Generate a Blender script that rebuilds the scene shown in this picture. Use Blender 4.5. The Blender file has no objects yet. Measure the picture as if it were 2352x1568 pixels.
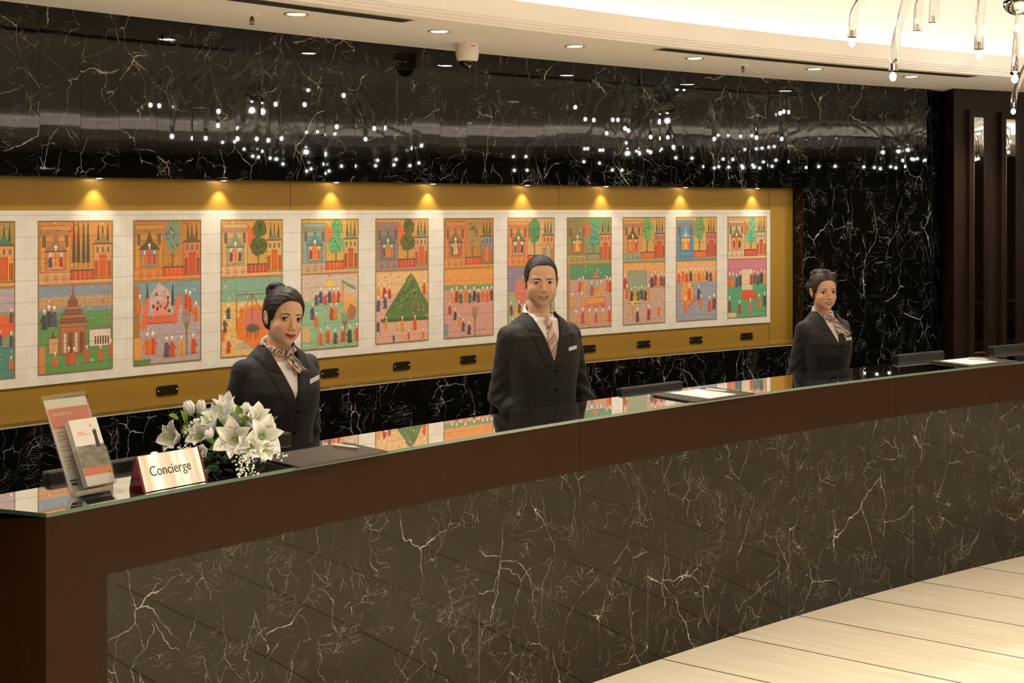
import bpy, bmesh, math, random
import numpy as np
from mathutils import Vector, Matrix
random.seed(7)
PI = math.pi
COL = bpy.context.scene.collection
# ---------------------------------------------------------------- plan of the place
CX, CY = 13.2, -9.2          # common centre of the curved counter and the curved wall
RC, RW = 19.4, 21.4          # counter front, marble wall
RP = RW + 0.12               # back of the mural niche
ZC = 2.92                    # soffit height
EYE, FPX, HZ = 2.0, 2900.0, 479.0
def pol(r, a, z=0.0):
    t = math.radians(a)
    return Vector((CX + r*math.cos(t), CY + r*math.sin(t), z))
def ray_arc(x, R):
    u = (x-1176)/FPX
    a = u*u+1; b = -2*(u*CX+CY); c = CX*CX+CY*CY-R*R
    Y = (-b+math.sqrt(b*b-4*a*c))/(2*a)
    return math.degrees(math.atan2(Y-CY, u*Y-CX))
def on_plane(x, y, z):
    Y = (EYE-z)*FPX/(y-HZ)
    return Vector(((x-1176)/FPX*Y, Y, z))
def tang(a):      # unit vector to the right along the wall
    t = math.radians(a); return Vector((math.sin(t), -math.cos(t), 0))
def inward(a):    # towards the lobby
    t = math.radians(a); return Vector((-math.cos(t), -math.sin(t), 0))
# ---------------------------------------------------------------- object helpers
def tag(o, label=None, cat=None, group=None, kind=None):
    if label: o['label'] = label
    if cat: o['category'] = cat
    if group: o['group'] = group
    if kind: o['kind'] = kind
    return o
def empty(name, loc=(0, 0, 0), rz=0.0):
    o = bpy.data.objects.new(name, None); COL.objects.link(o)
    o.location = loc; o.rotation_euler = (0, 0, rz); o.empty_display_size = .05
    return o
class MB:
    def __init__(s):
        s.v = []; s.f = []; s.m = []; s.uv = []; s.sm = []; s.col = []
    def face(s, pts, mat=0, uv=None, smooth=False, col=None):
        i = len(s.v); s.v += [tuple(p) for p in pts]
        s.f.append(list(range(i, i+len(pts)))); s.m.append(mat); s.sm.append(smooth)
        s.uv.append(uv if uv else [(0, 0)]*len(pts)); s.col.append(col)
    def grid(s, P, mat=0, smooth=True, closed_u=False, closed_v=False, col=None, uvs=None):
        # P[i][j] points, quads between; shares vertices
        n, k = len(P), len(P[0]); b = len(s.v)
        for row in P: s.v += [tuple(p) for p in row]
        for i in range(n if closed_u else n-1):
            for j in range(k if closed_v else k-1):
                i2, j2 = (i+1) % n, (j+1) % k
                s.f.append([b+i*k+j, b+i*k+j2, b+i2*k+j2, b+i2*k+j]); s.m.append(mat); s.sm.append(smooth)
                s.uv.append([(i, j), (i, j+1), (i+1, j+1), (i+1, j)] if uvs is None else
                            [uvs[i][j], uvs[i][j2], uvs[i2][j2], uvs[i2][j]]); s.col.append(col)
    def fan(s, pts, mat=0, smooth=False, col=None):
        s.face(pts, mat, None, smooth, col)
    def box(s, c, size, M=None, mat=0, col=None):
        c = Vector(c); hx, hy, hz = size[0]/2, size[1]/2, size[2]/2
        P = [Vector((x*hx, y*hy, z*hz)) for z in (-1, 1) for y in (-1, 1) for x in (-1, 1)]
        if M is not None: P = [M @ p for p in P]
        P = [p+c for p in P]
        for q in ((0, 2, 3, 1), (4, 5, 7, 6), (0, 1, 5, 4), (2, 6, 7, 3), (0, 4, 6, 2), (1, 3, 7, 5)):
            s.face([P[k] for k in q], mat, None, False, col)
    def prism(s, bot, top, mat=0, smooth=False, cap=True, col=None):
        n = len(bot)
        for i in range(n):
            j = (i+1) % n
            s.face([bot[i], bot[j], top[j], top[i]], mat, None, smooth, col)
        if cap:
            s.face(list(reversed(bot)), mat, None, False, col); s.face(top, mat, None, False, col)
    def tube(s, path, r, n=12, mat=0, cap=True, col=None):
        path = [Vector(p) for p in path]; k = len(path)
        rr = r if isinstance(r, (list, tuple)) else [r]*k
        rings = []; prev = None
        for i in range(k):
            d = (path[min(i+1, k-1)]-path[max(i-1, 0)]).normalized()
            if prev is None:
                a = Vector((0, 0, 1)) if abs(d.z) < .9 else Vector((1, 0, 0))
                x = d.cross(a).normalized()
            else:
                x = (prev - d*prev.dot(d)).normalized()
            prev = x; y = d.cross(x)
            rings.append([path[i]+(x*math.cos(2*PI*j/n)+y*math.sin(2*PI*j/n))*rr[i] for j in range(n)])
        s.grid(rings, mat, True, False, True, col)
        if cap:
            s.face(list(reversed(rings[0])), mat, None, False, col); s.face(rings[-1], mat, None, False, col)
    def lathe(s, prof, c=(0, 0, 0), n=24, mat=0, M=None, col=None):
        c = Vector(c); P = []
        for (r, z) in prof:
            row = [Vector((r*math.cos(2*PI*j/n), r*math.sin(2*PI*j/n), z)) for j in range(n)]
            if M is not None: row = [M @ p for p in row]
            P.append([p+c for p in row])
        s.grid(list(reversed(P)), mat, True, False, True, col)
    def ellip(s, c, r, n=12, k=8, M=None, mat=0, col=None):
        prof = [(math.sin(PI*i/k), -math.cos(PI*i/k)) for i in range(k+1)]
        c = Vector(c); P = []
        for (a, z) in prof:
            row = [Vector((r[0]*a*math.cos(2*PI*j/n), r[1]*a*math.sin(2*PI*j/n), r[2]*z)) for j in range(n)]
            if M is not None: row = [M @ p for p in row]
            P.append([p+c for p in row])
        s.grid(list(reversed(P)), mat, True, False, True, col)
    def build(s, name, mats, parent=None, loc=None, merge=False, bevel=0, flip=False):
        me = bpy.data.meshes.new(name)
        me.from_pydata(s.v, [], s.f)
        if not isinstance(mats, (list, tuple)): mats = [mats]
        for m in mats: me.materials.append(m)
        me.polygons.foreach_set('material_index', s.m)
        me.polygons.foreach_set('use_smooth', s.sm)
        u = me.uv_layers.new(name='UVMap')
        u.data.foreach_set('uv', [c for f in s.uv for p in f for c in p])
        if any(c is not None for c in s.col):
            ca = me.color_attributes.new('Col', 'FLOAT_COLOR', 'CORNER')
            d = []
            for f, c in zip(s.f, s.col):
                c = c or (1, 1, 1)
                d += [c[0], c[1], c[2], 1.0]*len(f)
            ca.data.foreach_set('color', d)
        if merge:
            bm = bmesh.new(); bm.from_mesh(me)
            bmesh.ops.remove_doubles(bm, verts=bm.verts, dist=1e-5)
            bmesh.ops.recalc_face_normals(bm, faces=bm.faces) if flip is None else None
            bm.to_mesh(me); bm.free()
        me.update()
        o = bpy.data.objects.new(name, me); COL.objects.link(o)
        if parent is not None: o.parent = parent
        if loc is not None: o.location = loc
        if bevel:
            b = o.modifiers.new('bevel', 'BEVEL'); b.width = bevel; b.segments = 2; b.limit_method = 'ANGLE'
        return o
def copy_tree(o, parent=None):
    kids = [c for c in COL.objects if c.parent is o] if False else list(o.children)
    c = o.copy(); COL.objects.link(c); c.parent = parent
    for ch in kids: copy_tree(ch, c)
    return c
# ---------------------------------------------------------------- materials
def srgb(r, g, b):
    f = lambda c: (c/12.92 if c <= .04045 else ((c+.055)/1.055)**2.4)
    return (f(r/255), f(g/255), f(b/255), 1)
def mat(name, col=(.5, .5, .5, 1), rough=.5, metal=0.0, spec=.5, **kw):
    m = bpy.data.materials.new(name); m.use_nodes = True
    b = m.node_tree.nodes['Principled BSDF']
    b.inputs['Base Color'].default_value = col if len(col) == 4 else (*col, 1)
    b.inputs['Roughness'].default_value = rough
    b.inputs['Metallic'].default_value = metal
    b.inputs['Specular IOR Level'].default_value = spec
    for k, v in kw.items(): b.inputs[k.replace('_', ' ')].default_value = v
    return m
class NT:
    def __init__(s, m):
        s.t = m.node_tree; s.n = s.t.nodes; s.l = s.t.links; s.b = s.n['Principled BSDF']
    def add(s, typ, **kw):
        n = s.n.new(typ)
        for k, v in kw.items(): setattr(n, k, v)
        return n
    def put(s, sock, v):
        if isinstance(v, bpy.types.NodeSocket): s.l.new(v, sock)
        else: sock.default_value = v
    def math(s, op, a, b=0.0, c=None, clamp=False):
        n = s.add('ShaderNodeMath', operation=op, use_clamp=clamp)
        s.put(n.inputs[0], a); s.put(n.inputs[1], b)
        if c is not None: s.put(n.inputs[2], c)
        return n.outputs[0]
    def mix(s, f, a, b, blend='MIX'):
        n = s.add('ShaderNodeMix', data_type='RGBA', blend_type=blend)
        s.put(n.inputs[0], f); s.put(n.inputs[6], a); s.put(n.inputs[7], b)
        return n.outputs[2]
    def noise(s, vec, scale, detail=4, rough=.5, dist=0.0):
        n = s.add('ShaderNodeTexNoise'); s.l.new(vec, n.inputs['Vector'])
        n.inputs['Scale'].default_value = scale; n.inputs['Detail'].default_value = detail
        n.inputs['Roughness'].default_value = rough; n.inputs['Distortion'].default_value = dist
        return n
    def mapping(s, vec, scale=(1, 1, 1), rot=(0, 0, 0), loc=(0, 0, 0)):
        n = s.add('ShaderNodeMapping'); s.l.new(vec, n.inputs[0])
        n.inputs['Scale'].default_value = scale; n.inputs['Rotation'].default_value = rot; n.inputs['Location'].default_value = loc
        return n.outputs[0]
    def ramp(s, fac, stops):
        n = s.add('ShaderNodeValToRGB'); s.put(n.inputs[0], fac)
        el = n.color_ramp.elements
        while len(el) < len(stops): el.new(.5)
        for e, (p, c) in zip(el, stops):
            e.position = p; e.color = c if isinstance(c, (tuple, list)) else (c, c, c, 1)
        return n.outputs[0]
    def map(s, v, a, b, c=0.0, d=1.0, smooth=False):
        n = s.add('ShaderNodeMapRange'); n.clamp = True
        if smooth: n.interpolation_type = 'SMOOTHSTEP'
        s.put(n.inputs[0], v)
        for i, x in enumerate((a, b, c, d)): n.inputs[i+1].default_value = x
        return n.outputs[0]
    def bump(s, h, strength=.2, dist=.01):
        n = s.add('ShaderNodeBump'); n.inputs['Strength'].default_value = strength; n.inputs['Distance'].default_value = dist
        s.put(n.inputs['Height'], h); s.l.new(n.outputs[0], s.b.inputs['Normal'])
    def uv(s):
        return s.add('ShaderNodeTexCoord').outputs['UV']
    def obj(s):
        return s.add('ShaderNodeTexCoord').outputs['Object']

def emit(name, col, strength):
    m = bpy.data.materials.new(name); m.use_nodes = True
    b = m.node_tree.nodes['Principled BSDF']
    b.inputs['Base Color'].default_value = (0, 0, 0, 1)
    b.inputs['Emission Color'].default_value = (*col[:3], 1); b.inputs['Emission Strength'].default_value = strength
    return m
def marble(name, base, vein, density=1.0, rough=.06, ior=1.55, fs=1.0):
    m = mat(name, base, rough, 0, .5); t = NT(m); t.b.inputs['IOR'].default_value = ior
    uv = t.uv()
    warp = t.noise(uv, 3.0, 5, .55)
    w2 = t.add('ShaderNodeVectorMath', operation='MULTIPLY_ADD'); t.l.new(warp.outputs['Color'], w2.inputs[0])
    w2.inputs[1].default_value = (.28, .28, 0); t.l.new(uv, w2.inputs[2])
    total = None
    # long cracks, two directions, then short scratchy strokes
    for (sc, st, rot, wid, lo, hi, msc, amp, sd) in (
            (2.4, (1.3, .75, 1), .45, .009, .47, .60, 2.2, 1.0, 0),
            (4.2, (1.5, .65, 1), -.5, .009, .50, .60, 3.1, .85, 5),
            (7.5, (1.7, .6, 1), .15, .012, .52, .62, 3.6, .6, 8),
            (12, (.5, 2.0, 1), .9, .020, .56, .66, 4.0, .6, 11),
            (26, (.4, 2.4, 1), .5, .04, .57, .67, 5.0, .42, 19),
            (34, (2.6, .4, 1), .35, .05, .60, .68, 4.2, .40, 27),
            (5.5, (.9, 1.3, 1), -1.1, .008, .53, .62, 2.7, .7, 33),
            (15, (2.2, .5, 1), -.35, .016, .57, .66, 3.3, .6, 41)):
        v = t.mapping(w2.outputs[0], st, (0, 0, rot), (sd, sd*1.7, 0))
        vo = t.add('ShaderNodeTexVoronoi', feature='DISTANCE_TO_EDGE', voronoi_dimensions='2D'); t.l.new(v, vo.inputs['Vector'])
        vo.inputs['Scale'].default_value = sc*fs
        wn = t.noise(uv, 13.0, 4, .65)
        wd = t.math('MULTIPLY', t.map(wn.outputs[0], .3, .75, .02, 1.7), wid*.9)
        line = t.math('SUBTRACT', 1.0, t.math('DIVIDE', vo.outputs['Distance'], wd), clamp=True)
        mk = t.noise(t.mapping(uv, (1, 1, 1), (0, 0, 0), (sd*3.1, 7, 0)), msc*density, 3, .5)
        mask = t.map(mk.outputs[0], lo, hi, 0, amp, True)
        l = t.math('MULTIPLY', line, mask)
        total = l if total is None else t.math('MAXIMUM', total, l)
    cloud = t.noise(uv, 5.0, 6, .65, .6)
    base2 = t.mix(t.map(cloud.outputs[0], .45, .8, 0, 1), base, tuple(min(1, c*1.7) for c in base[:3])+(1,))
    colr = t.mix(total, base2, vein)
    t.l.new(colr, t.b.inputs['Base Color'])
    return m
def wood(name, a, b, rough=.35, sc=1.0, spec=.5):
    m = mat(name, a, rough, 0, spec); t = NT(m)
    v = t.mapping(t.obj(), (14*sc, 14*sc, 1.6*sc))
    n = t.noise(v, 6, 6, .65)
    t.l.new(t.mix(t.map(n.outputs[0], .35, .7), a, b), t.b.inputs['Base Color'])
    t.bump(n.outputs[0], .04, .002)
    return m
M = {}
M['marble_wall'] = marble('black_marble', (.0022, .0019, .0014, 1), (.50, .47, .40, 1), 1.05, .02, 1.43)
M['marble_counter'] = marble('brown_black_marble', (.0110, .0062, .0008, 1), (.50, .46, .38, 1), 1.2, .03, 1.35, 1.3)
M['plaster'] = mat('cream_ceiling_paint', srgb(240, 233, 222), .75)
M['plaster_soffit'] = mat('soffit_paint', srgb(246, 239, 232), .7)
M['wood'] = wood('dark_mahogany_veneer', (.026, .0085, .0012, 1), (.033, .0112, .0018, 1), .42, spec=.14)
M['wood_dark'] = wood('dark_walnut_veneer', (.013, .0055, .0022, 1), (.018, .0076, .0032, 1), .45, spec=.25)
# brushed gold
m = mat('brushed_gold', (.42, .26, .06, 1), .45, .4); M['gold'] = m; t = NT(m)
n = t.noise(t.mapping(t.uv(), (2, 220, 1)), 8, 3, .6)
t.l.new(t.map(n.outputs[0], .3, .7, .34, .5), t.b.inputs['Roughness'])
t.l.new(t.mix(t.map(n.outputs[0], .3, .7), (.37, .205, .030, 1), (.44, .245, .040, 1)), t.b.inputs['Base Color'])
t.b.inputs['Anisotropic'].default_value = .7
# tile grids : UV in metres
def grout(m, base_sock, gx=.10, gz=.10, w=.0016):
    t = NT(m); uv = t.uv()
    sp = t.add('ShaderNodeSeparateXYZ'); t.l.new(uv, sp.inputs[0])
    def ln(s, g, off):
        f = t.math('FRACT', t.math('DIVIDE', t.math('ADD', s, off), g))
        d = t.math('MULTIPLY', t.math('MINIMUM', f, t.math('SUBTRACT', 1.0, f)), g)
        return t.map(d, w*.4, w, 1, 0)
    hx = t.math('MULTIPLY', ln(sp.outputs[0], gx, 100.03), .35)
    g = t.math('MAXIMUM', hx, ln(sp.outputs[1], gz, .03))
    return t, g
m = mat('white_glazed_tile', srgb(225, 214, 195), .16); M['tile'] = m
t, g = grout(m, None)
n = t.noise(t.uv(), 14, 3, .5)
c = t.mix(t.map(n.outputs[0], .3, .7), srgb(208, 200, 186), srgb(198, 189, 173))
t.l.new(t.mix(t.math('MULTIPLY', g, .55), c, srgb(120, 105, 85)), t.b.inputs['Base Color'])
t.bump(t.math('SUBTRACT', t.math('MULTIPLY', n.outputs[0], .25), g), .25, .002)
m = mat('painted_glazed_tile', (1, 1, 1, 1), .2); M['paint'] = m
t, g = grout(m, None)
at = t.add('ShaderNodeVertexColor'); at.layer_name = 'Col'
n = t.noise(t.uv(), 60, 5, .7)
c = t.mix(t.map(n.outputs[0], .35, .65, .0, .35), at.outputs['Color'], (.16, .09, .05, 1))
t.l.new(t.mix(t.math('MULTIPLY', g, .5), c, srgb(70, 50, 35)), t.b.inputs['Base Color'])
# travertine floor planks, joints along a direction
m = mat('beige_travertine', srgb(222, 205, 170), .22, 0, .35); M['floor'] = m; t = NT(m)
o = t.mapping(t.obj(), (1, 1, 1), (0, 0, -math.radians(-34.3)))      # y axis -> across joints handled below
sp = t.add('ShaderNodeSeparateXYZ'); t.l.new(t.obj(), sp.inputs[0])
JD = (-.826, .563)                                                   # joint direction
acr = t.math('ADD', t.math('MULTIPLY', sp.outputs[0], .563), t.math('MULTIPLY', sp.outputs[1], .826))
alo = t.math('ADD', t.math('MULTIPLY', sp.outputs[0], -.826), t.math('MULTIPLY', sp.outputs[1], .563))
cb = t.add('ShaderNodeCombineXYZ'); t.l.new(alo, cb.inputs[0]); t.l.new(acr, cb.inputs[1])
row = t.math('DIVIDE', t.math('SUBTRACT', acr, FLOOR_OFF), .4545) if 'FLOOR_OFF' in globals() else t.math('DIVIDE', t.math('SUBTRACT', acr, 5.012), .4545)
fr = t.math('FRACT', t.math('ADD', row, 100.0))
d = t.math('MULTIPLY', t.math('MINIMUM', fr, t.math('SUBTRACT', 1.0, fr)), .4545)
line = t.map(d, .0030, .0050, 1, 0)
rid = t.math('FLOOR', t.math('ADD', row, 100.0))
cb2 = t.add('ShaderNodeCombineXYZ'); t.l.new(t.math('ADD', alo, t.math('MULTIPLY', rid, 7.3)), cb2.inputs[0]); t.l.new(acr, cb2.inputs[1])
n1 = t.noise(t.mapping(cb2.outputs[0], (.9, 13, 1), (0, 0, .05)), 2.2, 7, .62, .5)
n2 = t.noise(t.mapping(cb2.outputs[0], (1.6, 3, 1)), 1.6, 4, .5)
c = t.mix(t.map(n1.outputs[0], .32, .72), srgb(206, 190, 160), srgb(230, 220, 200))
c = t.mix(t.map(n2.outputs[0], .35, .7, 0, .5), c, srgb(218, 205, 178))
t.l.new(t.mix(line, c, (.02, .012, .007, 1)), t.b.inputs['Base Color'])
t.l.new(t.map(n1.outputs[0], .3, .7, .28, .2), t.b.inputs['Roughness'])
M['mirror'] = mat('mirror_glass', (.75, .76, .72, 1), .01, 1.0)
M['teal'] = mat('green_glass_edge', (.09, .19, .14, 1), .15, 0, .6, Transmission_Weight=.25)
M['glass'] = mat('clear_counter_glass', (.96, 1, .98, 1), 0.0, 0, .5, Transmission_Weight=1.0, IOR=1.52)
m = bpy.data.materials.new('clear_acrylic'); m.use_nodes = True; M['acrylic'] = m; nt_ = m.node_tree; nt_.nodes.clear()
o_ = nt_.nodes.new('ShaderNodeOutputMaterial'); x_ = nt_.nodes.new('ShaderNodeMixShader'); f_ = nt_.nodes.new('ShaderNodeFresnel'); f_.inputs[0].default_value = 1.18
tr_ = nt_.nodes.new('ShaderNodeBsdfTransparent'); tr_.inputs[0].default_value = (.95, .96, .95, 1); g_ = nt_.nodes.new('ShaderNodeBsdfGlossy'); g_.inputs['Roughness'].default_value = .03
x_.inputs[0].default_value = .07; nt_.links.new(tr_.outputs[0], x_.inputs[1]); nt_.links.new(g_.outputs[0], x_.inputs[2]); nt_.links.new(x_.outputs[0], o_.inputs[0])
M['lampglass'] = mat('clear_lamp_glass', (1, .985, .96, 1), 0.0, 0, .5, Transmission_Weight=1.0, IOR=1.45)
M['chrome'] = mat('chrome', (.8, .78, .74, 1), .06, 1.0)
M['brass'] = mat('aged_brass', (.075, .055, .022, 1), .3, .9)
M['brass_bright'] = mat('bright_brass_screw', (.8, .62, .35, 1), .25, 1.0)
M['white_plastic'] = mat('white_plastic', srgb(225, 215, 200), .35)
M['black_plastic'] = mat('black_plastic', (.011, .0095, .0070, 1), .4)
M['grey_plastic'] = mat('dark_grey_plastic', (.032, .027, .020, 1), .45)
M['black'] = mat('black_gloss', (.004, .004, .004, 1), .08)
M['slot'] = mat('dark_slot', (.006, .005, .004, 1), .8)
M['slot_metal'] = mat('grey_brown_slat', srgb(150, 132, 105), .5, .2)
M['leather'] = mat('dark_brown_leather', srgb(72, 62, 54), .42, 0, .4)
M['paper'] = mat('white_paper', srgb(245, 240, 238), .6)
M['ring'] = mat('satin_lamp_ring', srgb(205, 190, 165), .3, .4)
def arc_n(a0, a1, R, step):
    return max(1, int(round(abs(math.radians(a0-a1))*R/step)))
def arc_face(mb, R, a0, a1, z0, z1, n, matid=0, smooth=True, R1=None):
    # surface seen from the lobby; a decreases to the right
    R1 = R if R1 is None else R1
    P = []; U = []
    for i in range(n+1):
        a = a0+(a1-a0)*i/n; s = math.radians(160-a)*R
        P.append([pol(R, a, z0), pol(R1, a, z1)]); U.append([(s, z0), (s, z1)])
    mb.grid(list(P), matid, smooth, uvs=U)
def arc_flat(mb, R0, R1, a0, a1, z, n, matid=0, up=True):
    P = []; U = []
    for i in range(n+1):
        a = a0+(a1-a0)*i/n; s = math.radians(160-a)*R0
        row = [pol(R0, a, z), pol(R1, a, z)]; ur = [(s, R0), (s, R1)]
        P.append(row); U.append(ur)
    if not up: P = P[::-1]; U = U[::-1]
    mb.grid(P, matid, True, uvs=U)
rnd = random.Random(11)
def slab(mb, R, a0, a1, z0, z1, tilt=.0, yaw=.0, matid=0):
    # one flat polished slab on the chord, nearly but not perfectly aligned with its neighbours
    p0, p1 = pol(R, a0), pol(R, a1); am = (a0+a1)/2; n = inward(am)
    dy = (p1-p0).length*math.tan(yaw)/2; dz = (z1-z0)*math.tan(tilt)/2
    q = [p0+n*(-dy-dz), p1+n*(dy-dz), p1+n*(dy+dz), p0+n*(-dy+dz)]
    zz = (z0, z0, z1, z1); ou, ov = rnd.uniform(0, 80), rnd.uniform(0, 80)
    w = (p1-p0).length
    uv = [(ou, ov+z0), (ou+w, ov+z0), (ou+w, ov+z1), (ou, ov+z1)]
    mb.face([Vector((a.x, a.y, z)) for a, z in zip(q, zz)], matid, uv)
A_NR = 121.25                        # right edge of the niche
A_END = 117.75                       # where the marble stops
Z_N0, Z_N1 = 1.025, 2.147            # niche bottom and top
# ---- marble wall : slabs 0.195 m wide
mb = MB(); PITCH = math.degrees(.1955/RW)
a_ref = ray_arc(1133, RW)
k0 = -int((152-a_ref)/PITCH)
k = k0
while True:
    a0 = a_ref-PITCH*k; a1 = a0-PITCH
    if a0 <= A_END+.01: break
    a1 = max(a1, A_END); g = .028*0
    e0, e1 = a0-.0022, a1+.0022
    jit = lambda s: rnd.gauss(0, s)
    slab(mb, RW, e0, e1, Z_N1, ZC+.02, jit(.0011), jit(.0016))
    if a0 > A_NR+.02:
        e1b = max(e1, A_NR)
        slab(mb, RW, e0, e1b, .0, Z_N0, jit(.001), jit(.0015))
        if a1 < A_NR-.05:
            slab(mb, RW, A_NR, e1, Z_N0+.0, Z_N1-.003, 0, 0); slab(mb, RW, A_NR, e1, 0, Z_N0-.003, 0, 0)
    else:
        slab(mb, RW, e0, e1, Z_N0-.08, Z_N1-.003, jit(.0011), jit(.0016))
        slab(mb, RW, e0, e1, 0, Z_N0-.083, jit(.001), jit(.0015))
    k += 1
# backing, niche returns
arc_face(mb, RW+.006, 152, A_END, Z_N1+.01, ZC+.1, 120, 1)
arc_face(mb, RW+.006, 152, A_END, 0, Z_N0-.01, 120, 1)
arc_face(mb, RW+.006, A_NR-.01, A_END, Z_N0-.02, Z_N1+.02, 12, 1)
w = .12
mb.face([pol(RP+.02, A_NR, Z_N0), pol(RW, A_NR, Z_N0), pol(RW, A_NR, Z_N1), pol(RP+.02, A_NR, Z_N1)], 0,
        [(3, Z_N0+5), (3+w, Z_N0+5), (3+w, Z_N1+5), (3, Z_N1+5)])
P = []
arc_flat(mb, RW-.002, RP+.02, 152, A_NR, Z_N0, 100, 0, True)
arc_flat(mb, RW-.002, RP+.02, 152, A_NR, Z_N1, 100, 1, False)
wall = mb.build('wall_back', [M['marble_wall'], M['slot']])
tag(wall, kind='structure')
# thin pale arris on the ledge's front edge
mb = MB()
arc_face(mb, RW-.0035, 152, A_NR, Z_N0-.004, Z_N0+.0015, 120); arc_flat(mb, RW-.0035, RW+.002, 152, A_NR, Z_N0+.0015, 120)
o = mb.build('trim_1', mat('pale_marble_arris', srgb(150, 138, 112), .25)); tag(o, kind='structure')
# end strip : marble turning in, then the wood return
pE = pol(RW, A_END); 
PX = lambda x, Y: Vector(((x-1176)/FPX*Y, Y, 0))
pM = PX(2165, 9.93); pR0 = PX(2191, 9.66); 
dW = (PX(2352, 9.99)-pR0).normalized(); pR1 = pR0+dW*7.0
mb = MB()
L = (pM-pE).length
mb.face([pE, pM, pM+Vector((0, 0, ZC+.1)), pE+Vector((0, 0, ZC+.1))], 0, [(9, 40), (9+L, 40), (9+L, 43), (9, 43)])
o = mb.build('wall_back_return', M['marble_wall']); tag(o, kind='structure')
mb = MB()
up = Vector((0, 0, ZC+.1))
mb.face([pM+Vector((.0, .0, 0)), pR0, pR0+up, pM+up], 0)
mb.face([pR0, pR1, pR1+up, pR0+up], 0)
o = mb.build('wall_right', M['wood_dark']); tag(o, kind='structure')
# ---- niche : gold surround, white tile field
A_W = ray_arc(1765, RP)
mb = MB(); RG = RP-.012
ZW0, ZW1 = 1.184, 1.991
arc_face(mb, RG, 152, A_W, ZW1, Z_N1+.01, 150)
arc_face(mb, RG, 152, A_W, Z_N0+.022, ZW0, 150)
arc_face(mb, RG-.010, 152, A_W-1.05, Z_N0, Z_N0+.02, 150); arc_flat(mb, RG-.010, RG, 152, A_W-1.0, Z_N0+.02, 150)
# right hand end of the gold sheet bows back before the marble
P = []; U = []
for i in range(13):
    f = i/12; a = A_W-(A_W-A_NR)*f
    r = RG
    s = math.radians(160-a)*RG
    P.append([pol(r, a, Z_N0+.02), pol(r, a, Z_N1+.01)]); U.append([(s, Z_N0), (s, Z_N1)])
mb.grid(P, 0, True, uvs=U)
# little upstands round the white field
arc_flat(mb, RG, RP, 152, A_W, ZW1, 150, 0, False)
o = mb.build('wall_niche_surround', M['gold']); tag(o, kind='structure')
mb = MB()
for x in (667, 1283, 1766):
    a = ray_arc(x, RG); h = [(ZW1, Z_N1)] if x < 1700 else [(Z_N0+.02, Z_N1)]
    for z0, z1 in h:
        mb.prism([pol(RG-.0012, a+.003, z0), pol(RG-.0012, a-.003, z0), pol(RG+.002, a-.003, z0), pol(RG+.002, a+.003, z0)],
                 [pol(RG-.0012, a+.003, z1), pol(RG-.0012, a-.003, z1), pol(RG+.002, a-.003, z1), pol(RG+.002, a+.003, z1)])
o = mb.build('trim_2', mat('gold_sheet_joint', (.05, .025, .008, 1), .5)); tag(o, kind='structure')
mb = MB(); RT = RG-.006
arc_face(mb, RT, 152, A_W, ZW0, ZW1, 150)
arc_flat(mb, RT, RP, 152, A_W, ZW1, 150, 0, True); arc_flat(mb, RT, RP, 152, A_W, ZW0, 150, 0, False)
mb.face([pol(RT, A_W, ZW0), pol(RP, A_W, ZW0), pol(RP, A_W, ZW1), pol(RT, A_W, ZW1)])
o = mb.build('wall_niche_tiles', M['tile']); tag(o, kind='structure')
# ---- floor
mb = MB(); mb.face([(-14, -16, 0), (26, -16, 0), (26, 16, 0), (-14, 16, 0)])
o = mb.build('floor', M['floor']); tag(o, kind='structure')
# ---- ceiling : curved soffit, stepped moulding, fascia and cove trough, raised centre
RS, RL = 20.39, 20.40
mb = MB()
arc_flat(mb, 20.47, RW+.05, 154, 100, ZC, 140, 0, False)
mb.prism([(2.5, 9.2, ZC), (16, 3, ZC), (26, 8, ZC), (26, 16, ZC), (2, 16, ZC)][::1],
         [(2.5, 9.2, ZC+.01), (16, 3, ZC+.01), (26, 8, ZC+.01), (26, 16, ZC+.01), (2, 16, ZC+.01)]) if False else None
arc_flat(mb, RW+.05, RW+5.5, 154, 100, ZC, 100, 0, False)
# stepped moulding and fascia
prof = [(20.47, ZC), (20.47, ZC+.012), (20.445, ZC+.012), (20.445, ZC+.024), (20.42, ZC+.024), (20.42, ZC+.036), (20.40, ZC+.036), (20.395, ZC+.125), (20.39, ZC+.128), (20.41, ZC+.128),
        (20.44, ZC+.10), (20.46, ZC+.03), (20.9, ZC+.03), (20.9, ZC+.75)]
for (r0, z0), (r1, z1) in zip(prof, prof[1:]):
    P = []
    for i in range(141):
        a = 154-(154-100)*i/140
        P.append([pol(r0, a, z0), pol(r1, a, z1)])
    mb.grid(P, 0, False)
ZU = ZC+.75
# raised centre
mb2 = MB(); mb2.face([(-14, -16, ZU), (-14, 16, ZU), (26, 16, ZU), (26, -16, ZU)])
o = mb.build('ceiling', M['plaster_soffit']); tag(o, kind='structure')
o = mb2.build('ceiling_raised', M['plaster']); tag(o, kind='structure')
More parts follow.
